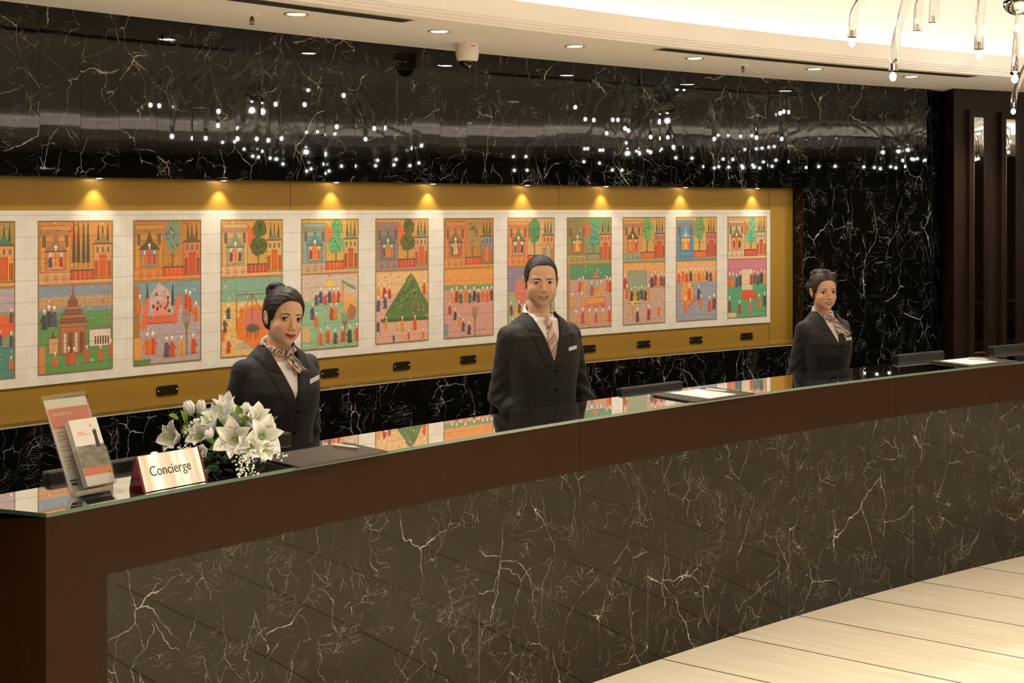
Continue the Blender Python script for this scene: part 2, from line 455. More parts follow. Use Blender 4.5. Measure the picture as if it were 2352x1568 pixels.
# opposite side of the lobby, behind the camera : straight cove, soffit, dark wall
LD = Vector((.58, .815, 0)).normalized(); LN = Vector((LD.y, -LD.x, 0))   # LN points away from the camera
L0 = Vector((9.3, 3.2, 0))
def lp(s, d, z): p = L0+LD*s+LN*d; return Vector((p.x, p.y, z))
mb = MB()
for (d0, z0), (d1, z1) in zip([(.05, ZC), (0, ZC), (0, ZC+.14), (.03, ZC+.14), (.05, ZC+.03), (.6, ZC+.03), (.6, ZU)], [(0, ZC), (0, ZC+.14), (.03, ZC+.14), (.05, ZC+.03), (.6, ZC+.03), (.6, ZU)]):
    mb.face([lp(-20, d0, z0), lp(9, d0, z0), lp(9, d1, z1), lp(-20, d1, z1)])
mb.face([lp(-20, .05, ZC), lp(9, .05, ZC), lp(9, 6, ZC), lp(-20, 6, ZC)])
mb.face([lp(-20, .6, ZC+.30), lp(9, .6, ZC+.30), lp(9, -1.1, ZC+.30), lp(-20, -1.1, ZC+.30)])  # unseen bulkhead, added to thin the far cove's bright band in the marble
mb.face([lp(-20, -1.1, ZC+.30), lp(9, -1.1, ZC+.30), lp(9, -1.1, ZU), lp(-20, -1.1, ZU)])
o = mb.build('ceiling_far', M['plaster_soffit']); tag(o, kind='structure')
mb = MB()
mb.face([lp(-24, 4.2, 0), lp(14, 4.2, 0), lp(14, 4.2, ZU), lp(-24, 4.2, ZU)])
o = mb.build('wall_front', M['wood_dark']); tag(o, kind='structure')
mb = MB()
mb.face([(-13, -15, 0), (-13, 15, 0), (-13, 15, ZU), (-13, -15, ZU)])
o = mb.build('wall_left', M['wood_dark']); tag(o, kind='structure')
mb = MB()
mb.face([(-13, -15, 0), (25, -15, 0), (25, -15, ZU), (-13, -15, ZU)])
o = mb.build('wall_entrance', M['wood_dark']); tag(o, kind='structure')

# ---------------------------------------------------------------- reception counter
AK = ray_arc(105.5, RC); KP = pol(RC, AK)
ED = Vector((-.94, .34, 0)).normalized()
A_CR = 100.0
SEAM = [ray_arc(1331, RC), ray_arc(2056, RC)]
ZG0, ZG1, ZF = 1.110, 1.122, .903
RB = RC+.33
counter = empty('reception_counter', pol(RC, 128, 0)); CI = Matrix.Translation(-pol(RC, 128, 0))
tag(counter, 'long curved reception counter with mahogany fascia and brown veined marble front', 'counter')
def local(mb, O=None):
    O = pol(RC, 128, 0) if O is None else O
    mb.v = [tuple(Vector(v)-O) for v in mb.v]; return mb
def end_pts(off=0.0, back=RB, wid=.75):
    k = pol(RC, AK); e = k+ED*wid
    return [k, e, e+Vector((.34, .94, 0)).normalized()*.55]
def band(mb, r0, r1, a0, a1, z0, z1, mt=(0, 0), n=None):
    n = n or arc_n(a0, a1, RC, .12)
    arc_face(mb, r0, a0, a1, z0, z1, n, mt[1]); arc_flat(mb, r0, r1, a0, a1, z1, n, mt[0], True)
    arc_flat(mb, r0, r1, a0, a1, z0, n, mt[0], False)
    P = [[pol(r1, a0+(a1-a0)*i/n, z1), pol(r1, a0+(a1-a0)*i/n, z0)] for i in range(n+1)]
    mb.grid(P, mt[1], True)
    for a, fl in ((a0, 1), (a1, 0)):
        q = [pol(r1, a, z0), pol(r0, a, z0), pol(r0, a, z1), pol(r1, a, z1)]
        mb.face(q if fl else q[::-1], mt[1])
def lend(z):
    # outline of the left end, clockwise from the front corner
    e = end_pts(); b = pol(RB, AK)
    bl = pol(RB, AK+2.1)
    return [Vector((p.x, p.y, z)) for p in (e[0], e[1], bl, pol(RB, AK+1.0), b)]
segs = [(AK, SEAM[0]+.003), (SEAM[0]-.003, SEAM[1]+.003), (SEAM[1]-.003, A_CR)]
for i, (a0, a1) in enumerate(segs):
    mb = MB(); band(mb, RC-.004, RB+.004, a0, a1, ZG0, ZG1, (0, 1))
    if i == 0:
        q0, q1 = lend(ZG0), lend(ZG1)
        mb.face(q1, 0); mb.face(q0[::-1], 0)
        for j in range(4): mb.face([q0[j+1], q0[j], q1[j], q1[j+1]][::1], 1)
    local(mb).build('glass_top', [M['glass'], M['teal']], counter)
    mb = MB(); band(mb, RC, RB, a0, a1, ZF, ZG0-.002)
    local(mb).build('wood_fascia', M['wood'], counter)
A_P = ray_arc(246.5, RC)
mb = MB()
band(mb, RC, RC+.05, AK, A_P, 0, ZF)
q0, q1 = lend(0), lend(ZG0-.002)
for j in range(4): mb.face([q0[j+1], q0[j], q1[j], q1[j+1]])
mb.face(q1)
local(mb).build('end_post', M['wood'], counter)
mb = MB(); w = math.degrees(.975/RC); a = ray_arc(1814, RC)
while a+w < A_P: a += w
first = True; a0 = A_P
while a0 > A_CR:
    a1 = max(a, A_CR); ou, ov = rnd.uniform(0, 60), rnd.uniform(0, 60); n = 8
    P = []; U = []
    for i in range(n+1):
        aa = a0-.001+(a1-a0+.002)*i/n; s = math.radians(a0-aa)*RC
        P.append([pol(RC+.003, aa, 0), pol(RC+.003, aa, ZF)]); U.append([(ou+s, ov), (ou+s, ov+ZF)])
    mb.grid(P, 0, True, uvs=U)
    a0 = a1; a -= w
local(mb).build('marble_front', M['marble_counter'], counter)
# staff side : back board and lower desk
mb = MB()
P = [[pol(RB-.01, AK+(A_CR-AK)*i/120, ZF), pol(RB-.01, AK+(A_CR-AK)*i/120, .3)] for i in range(121)]
mb.grid(P, 0, True)
band(mb, RB-.02, RB+.185, AK, A_CR, .72, .75)
local(mb).build('staff_desk', M['wood_dark'], counter)
# ---------------------------------------------------------------- lamps
WARM = (1.0, .94, .84)
def light(kind, loc, energy, col=WARM, size=.05, name='lamp', **kw):
    d = bpy.data.lights.new(name, kind); d.energy = energy; d.color = col
    if kind in ('SPOT', 'POINT'): d.shadow_soft_size = size
    for k, v in kw.items(): setattr(d, k, v)
    o = bpy.data.objects.new(name, d); COL.objects.link(o); o.location = loc; return o
M['lens'] = emit('downlight_lens', (1, .95, .85), 40)
M['cove'] = emit('cove_strip', (1, .96, .87), 19)
M['bulb'] = emit('warm_bulb', (1, .95, .84), 60)
# ---------------------------------------------------------------- tile murals (generic garden and court scenes)
MW, MH, MZ0 = .371, .712, 1.232
def C3(r, g, b): r, g, b = (.88*r+.12*205, .88*g+.12*170, .88*b+.12*125); return srgb(r*1.0, g*1.0, b*1.0)[:3]
class Paint:
    def __init__(s, aL, seed):
        s.a = aL; s.mb = MB(); s.k = 0; s.r = random.Random(seed)
    def P(s, u, v, lay):
        R = RT-.0009-lay
        return pol(R, s.a-math.degrees(u*MW/RT), MZ0+v*MH)
    def poly(s, pts, c, lay=2):
        j = s.r.uniform(.92, 1.08); c = tuple(min(1, x*j) for x in c); lay = lay*.00022
        pts = [(min(1, max(0, u)), min(1, max(0, v))) for u, v in pts]
        q = [s.P(u, v, lay) for u, v in pts]
        s0 = math.radians(160-s.a)*RT
        s.mb.face(q, 0, [(s0+u*MW, MZ0+v*MH) for u, v in pts], False, c)
    def rect(s, u0, v0, u1, v1, c, lay=2, border=None):
        if border: s.rect(u0-.006, v0-.003, u1+.006, v1+.003, border, lay-.5)
        n = max(1, int((u1-u0)/.12))
        for i in range(n):
            a, b = u0+(u1-u0)*i/n, u0+(u1-u0)*(i+1)/n
            lay_c = c
            st = s.r.getstate(); s.r.seed(1); s.poly([(a, v0), (b, v0), (b, v1), (a, v1)], lay_c, lay); s.r.setstate(st)
    def blob(s, u, v, ru, rv, c, lay=3, n=14, rough=.15):
        pts = [(u+ru*(1+s.r.uniform(-rough, rough))*math.cos(2*PI*i/n), v+rv*(1+s.r.uniform(-rough, rough))*math.sin(2*PI*i/n)) for i in range(n)]
        s.poly(pts, c, lay)
    def line(s, u0, v0, u1, v1, w, c, lay=4):
        du, dv = u1-u0, (v1-v0)*MH/MW; L = math.hypot(du, dv) or 1; nx, ny = -dv/L*w/2, du/L*w/2*MW/MH
        s.poly([(u0-nx, v0-ny), (u1-nx, v1-ny), (u1+nx, v1+ny), (u0+nx, v0+ny)], c, lay)
    def fig(s, u, v, h=.085, c=None, lay=5):
        c = c or s.r.choice(ROBES); w = h*.42
        s.poly([(u-w*.75, v), (u+w*.75, v), (u+w*.55, v+h*.55), (u+w*.42, v+h*.74), (u-w*.42, v+h*.74), (u-w*.55, v+h*.55)], c, lay)
        s.poly([(u-w*.12, v), (u+w*.12, v), (u+w*.10, v+h*.7), (u-w*.10, v+h*.7)], tuple(x*.55 for x in c), lay+.5)
        sd = s.r.choice((-1, 1))
        s.poly([(u+sd*w*.5, v+h*.66), (u+sd*w*1.05, v+h*.42), (u+sd*w*.85, v+h*.36), (u+sd*w*.35, v+h*.5)], tuple(x*.8 for x in c), lay+.4)
        s.blob(u, v+h*.80, w*.24, h*.075, C3(225, 170, 130), lay+.6, 8, .05)
        s.blob(u, v+h*.94, w*.34, h*.085, C3(238, 225, 210), lay+.8, 8, .05)
    def tent(s, u, v, w, h, c, lay=4):
        s.poly([(u-w/2, v), (u+w/2, v), (u+w*.36, v+h*.22), (u+w*.16, v+h*.42), (u+w*.06, v+h*.8), (u, v+h), (u-w*.06, v+h*.8), (u-w*.16, v+h*.42), (u-w*.36, v+h*.22)], c, lay)
        s.line(u-w/2, v+.004, u+w/2, v+.004, .014, DK, lay+.5)
    def tree(s, u, v, w, h, c, kind='round', lay=4):
        tr = C3(120, 95, 60)
        if kind == 'cyp':
            s.poly([(u-w/2, v+h*.1), (u-w*.42, v+h*.4), (u-w*.15, v+h*.8), (u, v+h), (u+w*.15, v+h*.8), (u+w*.42, v+h*.4), (u+w/2, v+h*.1)], c, lay)
            s.line(u, v, u, v+h*.9, w*.12, tuple(x*.6 for x in c), lay+.5); return
        s.line(u, v, u, v+h*.6, w*.10, tr, lay)
        s.blob(u, v+h*.68, w/2, h*.34, c, lay+.2, 18, .14)
        for i in range(26):
            a = s.r.uniform(0, 2*PI); q = s.r.uniform(.1, .85)
            uu, vv = u+w/2*q*math.cos(a), v+h*.68+h*.34*q*math.sin(a)
            s.blob(uu, vv, w*.06, h*.035, tuple(x*s.r.choice((.5, .65, 1.5)) for x in c), lay+.6, 6)
    def house(s, u0, v0, u1, v1, c, roof, door, lay=3):
        s.rect(u0, v0, u1, v1, c, lay, DK)
        w = u1-u0; m = (u0+u1)/2
        s.tent(m, v1, w*1.15, (v1-v0)*.35, roof, lay+1)
        s.rect(m-w*.16, v0+.01, m+w*.16, v0+(v1-v0)*.68, door, lay+1, DK)
        for q in (-.36, .36): s.rect(m+w*q-w*.07, v0+.01, m+w*q+w*.07, v0+(v1-v0)*.5, tuple(x*.8 for x in door), lay+1, DK)
        for q in (-.3, 0, .3): s.rect(m+w*q-w*.06, v1-(v1-v0)*.24, m+w*q+w*.06, v1-(v1-v0)*.08, C3(90, 100, 110), lay+1)
    def fence(s, u0, v0, u1, v1, c, lay=4):
        s.rect(u0, v0, u1, v1, c, lay, DK); n = max(2, int((u1-u0)/.055))
        for i in range(1, n): s.line(u0+(u1-u0)*i/n, v0, u0+(u1-u0)*i/n, v1, .010, C3(215, 140, 80), lay+.5)
        s.line(u0, v1, u1, v1, .02, C3(80, 75, 60), lay+.6)
    def baretree(s, u, v, h, lay=5):
        c = C3(130, 105, 65)
        s.line(u, v, u, v+h*.6, .022, c, lay)
        for i, a in enumerate((-.9, -.45, .0, .45, .9)):
            s.line(u, v+h*.55, u+.05*a, v+h*.75, .012, c, lay); s.line(u+.05*a, v+h*.75, u+.06*a, v+h, .010, c, lay)
DK = C3(95, 60, 35)
ROBES = [C3(215, 85, 45), C3(225, 120, 50), C3(205, 70, 50), C3(70, 105, 80), C3(80, 80, 105), C3(120, 70, 75), C3(215, 150, 70), C3(180, 60, 60), C3(60, 70, 75), C3(220, 100, 60)]
def top_scene(p, sky, bld, tent, doorc, treec, treek, bld2, roof2, door2, base, fencec):
    V = .585
    p.rect(0, V, 1, 1, sky, 1)
    p.rect(.03, V+.02, .42, .965, bld, 2, DK)
    for i in range(3): p.rect(.03, .93-i*.012, .42, .938-i*.012, C3(150, 110, 80), 2.6)
    for q in (.06, .355): p.rect(q, .83, q+.035, .90, C3(100, 95, 80), 3, DK)
    p.rect(.10, V+.09, .36, .86, tuple(x*.8 for x in bld), 3, DK)
    p.rect(.13, V+.10, .33, .80, doorc, 3.4, DK)
    p.tent(.23, .795, .30, .13, tent, 4.2)
    p.fig(.23, V+.11, .14, p.r.choice([C3(225, 130, 60), C3(215, 90, 60), C3(235, 170, 90)]), 5)
    p.fig(.16, V+.11, .09, None, 5); p.fig(.30, V+.11, .09, None, 5)
    p.rect(.0, V, .42, V+.075, base, 4, DK)
    for q in (.08, .2, .32): p.rect(q, V+.012, q+.06, V+.06, tuple(x*.78 for x in base), 4.5)
    p.poly([(.42, .97), (.50, .93), (.56, .87), (.50, .83), (.42, .80)], C3(215, 95, 50), 3)
    if treek == 'cyp':
        for q in (.47, .53, .60, .66): p.tree(q, V+.1, .05, .32+.04*p.r.random(), treec, 'cyp', 3.5)
    elif treek == 'two':
        p.tree(.60, V+.07, .28, .22, treec, 'round', 3.5); p.tree(.62, V+.21, .22, .2, treec, 'round', 3.4)
    else: p.tree(.57, V+.08, .26, .33, treec, 'round', 3.5)
    for q in (.80, .86, .93): p.tree(q, .84, .035, .15, tuple(x*.7 for x in C3(90, 90, 60)), 'cyp', 2)
    p.house(.74, V+.03, .985, .84, bld2, roof2, door2, 3)
    p.fence(.43, V+.01, .74, V+.085, fencec)
    p.rect(.42, V, 1, V+.02, base, 4.8)
    p.rect(0, V-.012, 1, V, C3(190, 130, 70), 4.9); p.rect(0, V-.004, 1, V-.001, DK, 5.2)
def crowd(p, pts, h=.085, cols=None):
    for (u, v) in pts: p.fig(u, v, h*p.r.uniform(.9, 1.1), p.r.choice(cols) if cols else None)
def rowp(u0, u1, v, n): return [(u0+(u1-u0)*i/max(1, n-1), v+(.012 if i % 2 else 0)) for i in range(n)]
OR = [C3(220, 85, 45), C3(225, 110, 50), C3(210, 80, 50), C3(85, 80, 100), C3(225, 150, 70)]
def pavilion(p, u, v, w, h, c1, c2, lay=4):
    p.rect(u-w/2, v, u+w/2, v+h*.45, c1, lay, DK)
    for i in range(6): p.rect(u-w/2+w*(i+.25)/6, v+.01, u-w/2+w*(i+.75)/6, v+h*.36, c2, lay+1)
    p.poly([(u-w*.62, v+h*.45), (u+w*.62, v+h*.45), (u+w*.42, v+h*.6), (u-w*.42, v+h*.6)], c2, lay+.6)
    p.tent(u, v+h*.6, w*.8, h*.4, c1, lay+1)
def build_mural(i):
    aR = None
    p = Paint(MUR[i], 40+i)
    t = {
     0: dict(sky=C3(165, 140, 70), bld=C3(200, 140, 80), tent=C3(60, 105, 95), doorc=C3(120, 150, 150), treec=C3(80, 105, 70), treek='cyp', bld2=C3(225, 150, 80), roof2=C3(50, 110, 105), door2=C3(215, 85, 45), base=C3(220, 150, 90), fencec=C3(210, 90, 50)),
     1: dict(sky=C3(205, 135, 70), bld=C3(222, 140, 75), tent=C3(145, 115, 80), doorc=C3(200, 165, 150), treec=C3(75, 75, 50), treek='cyp', bld2=C3(215, 145, 85), roof2=C3(140, 115, 85), door2=C3(218, 85, 45), base=C3(218, 155, 105), fencec=C3(195, 75, 55)),
     2: dict(sky=C3(190, 125, 55), bld=C3(205, 140, 60), tent=C3(80, 70, 50), doorc=C3(105, 145, 165), treec=C3(120, 140, 115), treek='round', bld2=C3(210, 115, 75), roof2=C3(95, 80, 60), door2=C3(205, 70, 55), base=C3(222, 130, 70), fencec=C3(215, 85, 45)),
     3: dict(sky=C3(205, 155, 75), bld=C3(205, 165, 110), tent=C3(120, 150, 110), doorc=C3(140, 185, 175), treec=C3(70, 90, 45), treek='two', bld2=C3(212, 165, 80), roof2=C3(120, 125, 105), door2=C3(215, 90, 40), base=C3(222, 170, 115), fencec=C3(185, 70, 55)),
     4: dict(sky=C3(205, 165, 75), bld=C3(125, 160, 150), tent=C3(70, 130, 115), doorc=C3(210, 140, 120), treec=C3(90, 160, 105), treek='two', bld2=C3(205, 165, 95), roof2=C3(110, 130, 95), door2=C3(200, 75, 50), base=C3(200, 160, 130), fencec=C3(218, 85, 50)),
     5: dict(sky=C3(200, 145, 75), bld=C3(140, 120, 130), tent=C3(85, 110, 95), doorc=C3(95, 160, 145), treec=C3(85, 90, 50), treek='two', bld2=C3(205, 150, 95), roof2=C3(110, 125, 100), door2=C3(210, 90, 55), base=C3(155, 130, 125), fencec=C3(195, 70, 60)),
     6: dict(sky=C3(180, 125, 60), bld=C3(212, 125, 70), tent=C3(120, 95, 60), doorc=C3(60, 110, 155), treec=C3(155, 125, 75), treek='round', bld2=C3(130, 135, 140), roof2=C3(120, 105, 65), door2=C3(218, 110, 50), base=C3(212, 140, 85), fencec=C3(205, 80, 45)),
     7: dict(sky=C3(205, 165, 110), bld=C3(225, 135, 75), tent=C3(85, 115, 80), doorc=C3(185, 175, 165), treec=C3(70, 130, 80), treek='round', bld2=C3(222, 140, 80), roof2=C3(105, 135, 85), door2=C3(165, 165, 130), base=C3(225, 135, 75), fencec=C3(215, 85, 45)),
     8: dict(sky=C3(125, 145, 95), bld=C3(150, 125, 75), tent=C3(110, 120, 85), doorc=C3(105, 150, 115), treec=C3(85, 145, 110), treek='two', bld2=C3(215, 140, 85), roof2=C3(140, 130, 80), door2=C3(205, 80, 55), base=C3(165, 150, 95), fencec=C3(120, 145, 100)),
     9: dict(sky=C3(205, 160, 85), bld=C3(212, 150, 90), tent=C3(95, 85, 55), doorc=C3(220, 120, 95), treec=C3(110, 165, 95), treek='round', bld2=C3(205, 120, 80), roof2=C3(115, 140, 130), door2=C3(205, 75, 55), base=C3(145, 160, 130), fencec=C3(222, 100, 55)),
     10: dict(sky=C3(215, 170, 90), bld=C3(70, 145, 185), tent=C3(110, 160, 180), doorc=C3(225, 160, 85), treec=C3(105, 155, 95), treek='round', bld2=C3(205, 115, 105), roof2=C3(150, 120, 100), door2=C3(205, 75, 60), base=C3(85, 145, 165), fencec=C3(222, 105, 55)),
     11: dict(sky=C3(215, 170, 100), bld=C3(215, 180, 135), tent=C3(110, 115, 85), doorc=C3(222, 130, 90), treec=C3(95, 175, 135), treek='two', bld2=C3(215, 185, 130), roof2=C3(120, 130, 95), door2=C3(212, 75, 45), base=C3(222, 190, 160), fencec=C3(212, 70, 55))}[i]
    top_scene(p, **t)
    V = .573
    if i == 0:
        p.rect(0, .42, 1, V, C3(175, 160, 165), 1); p.rect(0, .2, 1, .42, C3(120, 150, 110), 1); p.rect(0, 0, 1, .2, C3(60, 135, 125), 1)
        p.blob(.8, .33, .2, .07, C3(215, 85, 50), 3); crowd(p, rowp(.1, .95, .34, 6)+rowp(.1, .95, .2, 7)+rowp(.08, .95, .04, 6), .09)
    elif i == 1:
        p.rect(0, .50, 1, V, C3(125, 145, 165), 1); p.rect(0, .43, 1, .50, C3(195, 150, 105), 1); p.rect(0, .40, 1, .43, C3(125, 145, 160), 1); p.rect(0, 0, 1, .40, C3(85, 145, 80), 1)
        p.rect(0, .0, .09, .18, C3(205, 125, 75), 2); p.rect(.1, .43, .98, .46, C3(190, 140, 95), 1.4)
        b = C3(130, 85, 65)
        p.rect(.29, .12, .62, .34, C3(180, 100, 70), 3, DK)
        for k in range(6):
            w = .40-.055*k; p.rect(.455-w/2, .30+k*.028, .455+w/2, .322+k*.028, b if k % 2 else C3(165, 110, 80), 4+k*.1, DK)
        p.tent(.455, .46, .13, .12, b, 5)
        for k in range(4): p.rect(.33+k*.075, .13, .37+k*.075, .26, C3(110, 75, 60) if k % 2 else C3(205, 185, 160), 5, DK)
        p.rect(.68, .16, .97, .27, C3(222, 210, 190), 3, DK)
        for k in range(6): p.rect(.75+k*.035, .17, .77+k*.035, .225, DK, 4)
        p.rect(.67, .27, .99, .285, C3(120, 110, 95), 4); p.rect(.14, .13, .26, .23, C3(205, 150, 110), 3, DK); p.tent(.2, .23, .08, .05, DK, 4); 
        for u in (.62, .88, .93): p.line(u, .3, u, .58, .012, C3(150, 130, 100), 3)
        crowd(p, [(.08, .29), (.14, .31), (.21, .31)], .13); crowd(p, [(.22, .04), (.40, .05), (.47, .055), (.64, .06), (.83, .06), (.97, .09)], .11, [C3(215, 95, 55), C3(205, 85, 60)])
    elif i == 2:
        p.rect(0, .40, 1, V, C3(115, 150, 155), 1); p.rect(0, 0, 1, .40, C3(175, 158, 160), 1); p.rect(0, .19, .09, .55, C3(165, 110, 60), 2)
        o = C3(222, 95, 60)
        for k in range(2): p.tree(.20+k*.37, .38, .05, .2, C3(50, 80, 60), 'cyp', 3)
        p.blob(.40, .42, .17, .13, C3(190, 165, 155), 2.5); p.blob(.40, .38, .13, .06, C3(225, 130, 110), 4)
        for k in range(20): p.blob(p.r.uniform(.27, .55), p.r.uniform(.36, .52), .018, .012, p.r.choice([C3(60, 90, 60), C3(70, 80, 70), C3(215, 120, 110)]), 4.2, 7)
        p.rect(.17, .285, .62, .325, o, 5, DK); p.poly([(.10, .27), (.17, .27), (.24, .46), (.19, .46)], o, 5); p.poly([(.56, .28), (.62, .28), (.70, .47), (.64, .47)], o, 5)
        p.blob(.14, .28, .055, .033, o, 5.4); p.blob(.60, .30, .05, .03, o, 5.4)
        crowd(p, [(.09, .36), (.77, .37), (.83, .35), (.92, .28)], .13, OR); p.baretree(.78, .04, .32)
        crowd(p, [(.20, .07), (.28, .07), (.48, .04), (.56, .04), (.70, .04), (.88, .05)], .15, OR)
        p.rect(0, 0, .25, .04, C3(80, 130, 70), 2); p.rect(0, .04, .12, .19, C3(222, 150, 70), 2)
    elif i == 3:
        p.rect(0, .40, 1, V, C3(120, 168, 145), 1); p.rect(0, 0, 1, .40, C3(228, 185, 110), 1)
        p.blob(.52, .21, .28, .15, C3(222, 110, 45), 3); p.blob(.55, .26, .2, .09, C3(200, 110, 90), 3.5); p.blob(.5, .08, .25, .03, C3(180, 165, 150), 2.5)
        for (a, b, c, d) in ((.25, .2, .25, .45), (.25, .45, .75, .45), (.75, .45, .75, .2), (.5, .45, .5, .22), (.5, .45, .32, .3), (.5, .45, .68, .3)): p.line(a, b, c, d, .012, C3(150, 80, 50), 4)
        p.blob(.50, .20, .11, .03, C3(95, 85, 70), 5)
        for u in (.42, .47, .56, .60): p.line(u, .2, u-.01, .12, .012, C3(80, 70, 60), 5)
        crowd(p, [(.12, .28), (.33, .27), (.06, .18), (.03, .12), (.12, .03)], .11)
    elif i == 4:
        p.rect(0, .37, 1, V, C3(205, 182, 165), 1); p.rect(0, 0, 1, .37, C3(140, 185, 145), 1)
        p.blob(.50, .50, .08, .03, C3(222, 190, 80), 3); p.rect(.0, .06, .15, .17, C3(215, 175, 120), 2); p.rect(.7, .33, .74, .52, C3(205, 150, 90), 3); p.line(.70, .52, .95, .45, .03, C3(90, 130, 100), 4)
        p.blob(.85, .33, .13, .08, C3(222, 160, 90), 4); p.blob(.88, .27, .08, .06, C3(170, 100, 70), 4.3)
        crowd(p, rowp(.26, .64, .34, 6)+[(.19, .23), (.26, .17), (.52, .22), (.60, .22)], .115); p.baretree(.76, .04, .22)
        crowd(p, rowp(.33, .97, .03, 6), .13)
    elif i == 5:
        p.rect(0, .40, 1, V, C3(228, 182, 125), 1); p.rect(0, .0, 1, .40, C3(218, 165, 140), 1)
        g = C3(72, 112, 62)
        p.poly([(.15, .19), (.92, .19), (1, .22), (1, .30), (.86, .40), (.76, .50), (.66, .56), (.58, .50), (.45, .42), (.32, .33), (.2, .25)], g, 3)
        for k in range(90):
            v = p.r.uniform(.2, .53); w = (.56-v)*1.15; p.blob(.64+p.r.uniform(-w, w*.85), v, .02, .011, p.r.choice([C3(50, 85, 50), C3(95, 135, 75), C3(60, 100, 60), C3(205, 100, 60)]), 4+k*.01, 6)
        p.rect(.1, .17, 1, .195, C3(60, 90, 55), 4)
        crowd(p, [(.06, .37), (.16, .36), (.26, .36), (.92, .38), (.05, .26), (.18, .28)], .11); crowd(p, [(.05, .10), (.2, .11), (.5, .09), (.74, .09)], .115, OR)
        crowd(p, [(.34, .01), (.62, .02), (.90, .02)], .07)
    elif i == 6:
        p.rect(0, .44, 1, V, C3(226, 148, 80), 1); p.rect(0, .40, 1, .44, C3(110, 150, 100), 1); p.rect(0, 0, 1, .40, C3(205, 148, 135), 1); p.rect(0, .02, .09, .12, C3(120, 140, 160), 2)
        crowd(p, rowp(.16, .96, .285, 10), .125); crowd(p, [(.12, .20), (.22, .15), (.30, .10), (.38, .05), (.5, .02)], .10); p.baretree(.62, .0, .25)
    elif i == 7:
        p.rect(0, .36, 1, V, C3(130, 125, 145), 1); p.rect(0, 0, 1, .36, C3(150, 170, 130), 1)
        p.blob(.3, .36, .17, .1, C3(215, 110, 105), 3); p.blob(.3, .18, .15, .07, C3(215, 150, 70), 3); crowd(p, rowp(.08, .9, .16, 6)+rowp(.1, .9, .03, 6), .11)
    elif i == 8:
        p.rect(0, .44, 1, V, C3(75, 140, 100), 1); p.rect(0, 0, 1, .44, C3(190, 150, 140), 1); p.rect(0, 0, .06, V, C3(160, 125, 70), 2)
        p.tent(.63, .44, .34, .05, C3(215, 110, 80), 3); p.rect(.47, .30, .80, .44, C3(150, 155, 150), 2.5); p.rect(.42, .215, .86, .27, C3(222, 150, 70), 5, DK)
        for u in (.45, .63, .82): p.blob(u, .2, .055, .027, C3(215, 100, 60), 5.5)
        crowd(p, [(.28, .33), (.35, .33), (.90, .33), (.97, .31), (.12, .2), (.33, .2), (.55, .29), (.68, .28), (.76, .29)], .13, OR); crowd(p, rowp(.2, .95, .03, 6), .14, OR)
    elif i == 9:
        p.rect(0, .47, 1, V, C3(226, 160, 100), 1); p.rect(0, 0, 1, .47, C3(195, 160, 145), 1); p.rect(.12, .3, .55, .5, C3(140, 155, 125), 2, DK); p.rect(.15, .2, .42, .27, C3(222, 175, 80), 4, DK)
        crowd(p, rowp(.2, .6, .22, 6)+rowp(.68, .98, .34, 5)+[(.05, .34), (.09, .24)], .13); crowd(p, [(.22, .08), (.34, .02), (.6, .03), (.84, .07)], .13)
    elif i == 10:
        p.rect(0, .39, 1, V, C3(228, 172, 118), 1); p.rect(0, 0, 1, .39, C3(145, 155, 170), 1)
        p.rect(.03, .37, .97, .43, C3(228, 150, 70), 2); crowd(p, rowp(.06, .95, .37, 10), .12, OR)
        p.blob(.27, .27, .16, .12, C3(226, 150, 70), 3); p.line(.2, .08, .48, .22, .05, C3(200, 110, 60), 4); crowd(p, [(.22, .08), (.32, .2), (.6, .11), (.82, .08), (.93, .1), (.55, .2)], .15)
    else:
        p.rect(0, .42, 1, V, C3(200, 120, 140), 1); p.rect(0, 0, 1, .42, C3(70, 160, 115), 1); p.rect(.36, .27, .64, .48, C3(222, 200, 165), 2.5, DK); p.rect(0, .0, .22, .05, C3(222, 190, 140), 2)
        p.blob(.55, .22, .21, .05, C3(222, 75, 45), 4); crowd(p, rowp(.05, .32, .3, 4)+rowp(.6, .95, .32, 5), .14); crowd(p, [(.3, .04), (.58, .04), (.8, .08), (.95, .1), (.05, .06)], .14)
    for _ in range(110):
        u, v = p.r.random(), p.r.random()*.99
        p.blob(u, v, .006+.012*p.r.random(), .003+.005*p.r.random(), p.r.choice([C3(235, 205, 160), C3(150, 95, 60), C3(110, 110, 90), C3(225, 130, 80), C3(195, 165, 150)]), 1.5, 6)
    for _ in range(26):
        u, v = p.r.random(), .6+p.r.random()*.38; p.line(u, v, u+.06*p.r.random(), v, .008, p.r.choice([DK, C3(235, 190, 130), C3(90, 110, 90)]), 3.3)
    # printed border
    for (a, b, c, d) in ((0, 0, 1, .006), (0, .994, 1, 1), (0, 0, .010, 1), (.990, 0, 1, 1)): p.rect(a, b, c, d, C3(135, 105, 60), 8.5)
    return p.mb
MUR = [136.964, 135.688, 134.413, 133.125, 131.826, 130.53, 129.245, 127.966, 126.70, 125.447, 124.195, 122.935]
MLAB = ['tile mural cut off by the left edge of the photo', 'tile mural with a brown tower on a green lawn', 'tile mural with red and orange cart above mauve ground and bottom row of orange robes',
        'tile mural with orange mound and swing frame on sand, behind the bun haired woman', 'tile mural with mint green ground right of the bun haired woman', 'tile mural with large dark green leafy mound',
        'tile mural with plain orange band and bare tree on pink ground', 'tile mural half hidden behind the man\'s head', 'tile mural with green band and cart, directly right of the man\'s head',
        'tile mural with mauve ground and grey green pavilion, third from the niche\'s right end', 'tile mural with bright blue doorway and blue grey ground', 'tile mural with red canopy on green ground, last at the niche\'s right end']
M['plate_text'] = mat('worn_plate_text', (.16, .12, .06, 1), .4, .8)
A_PL0 = None
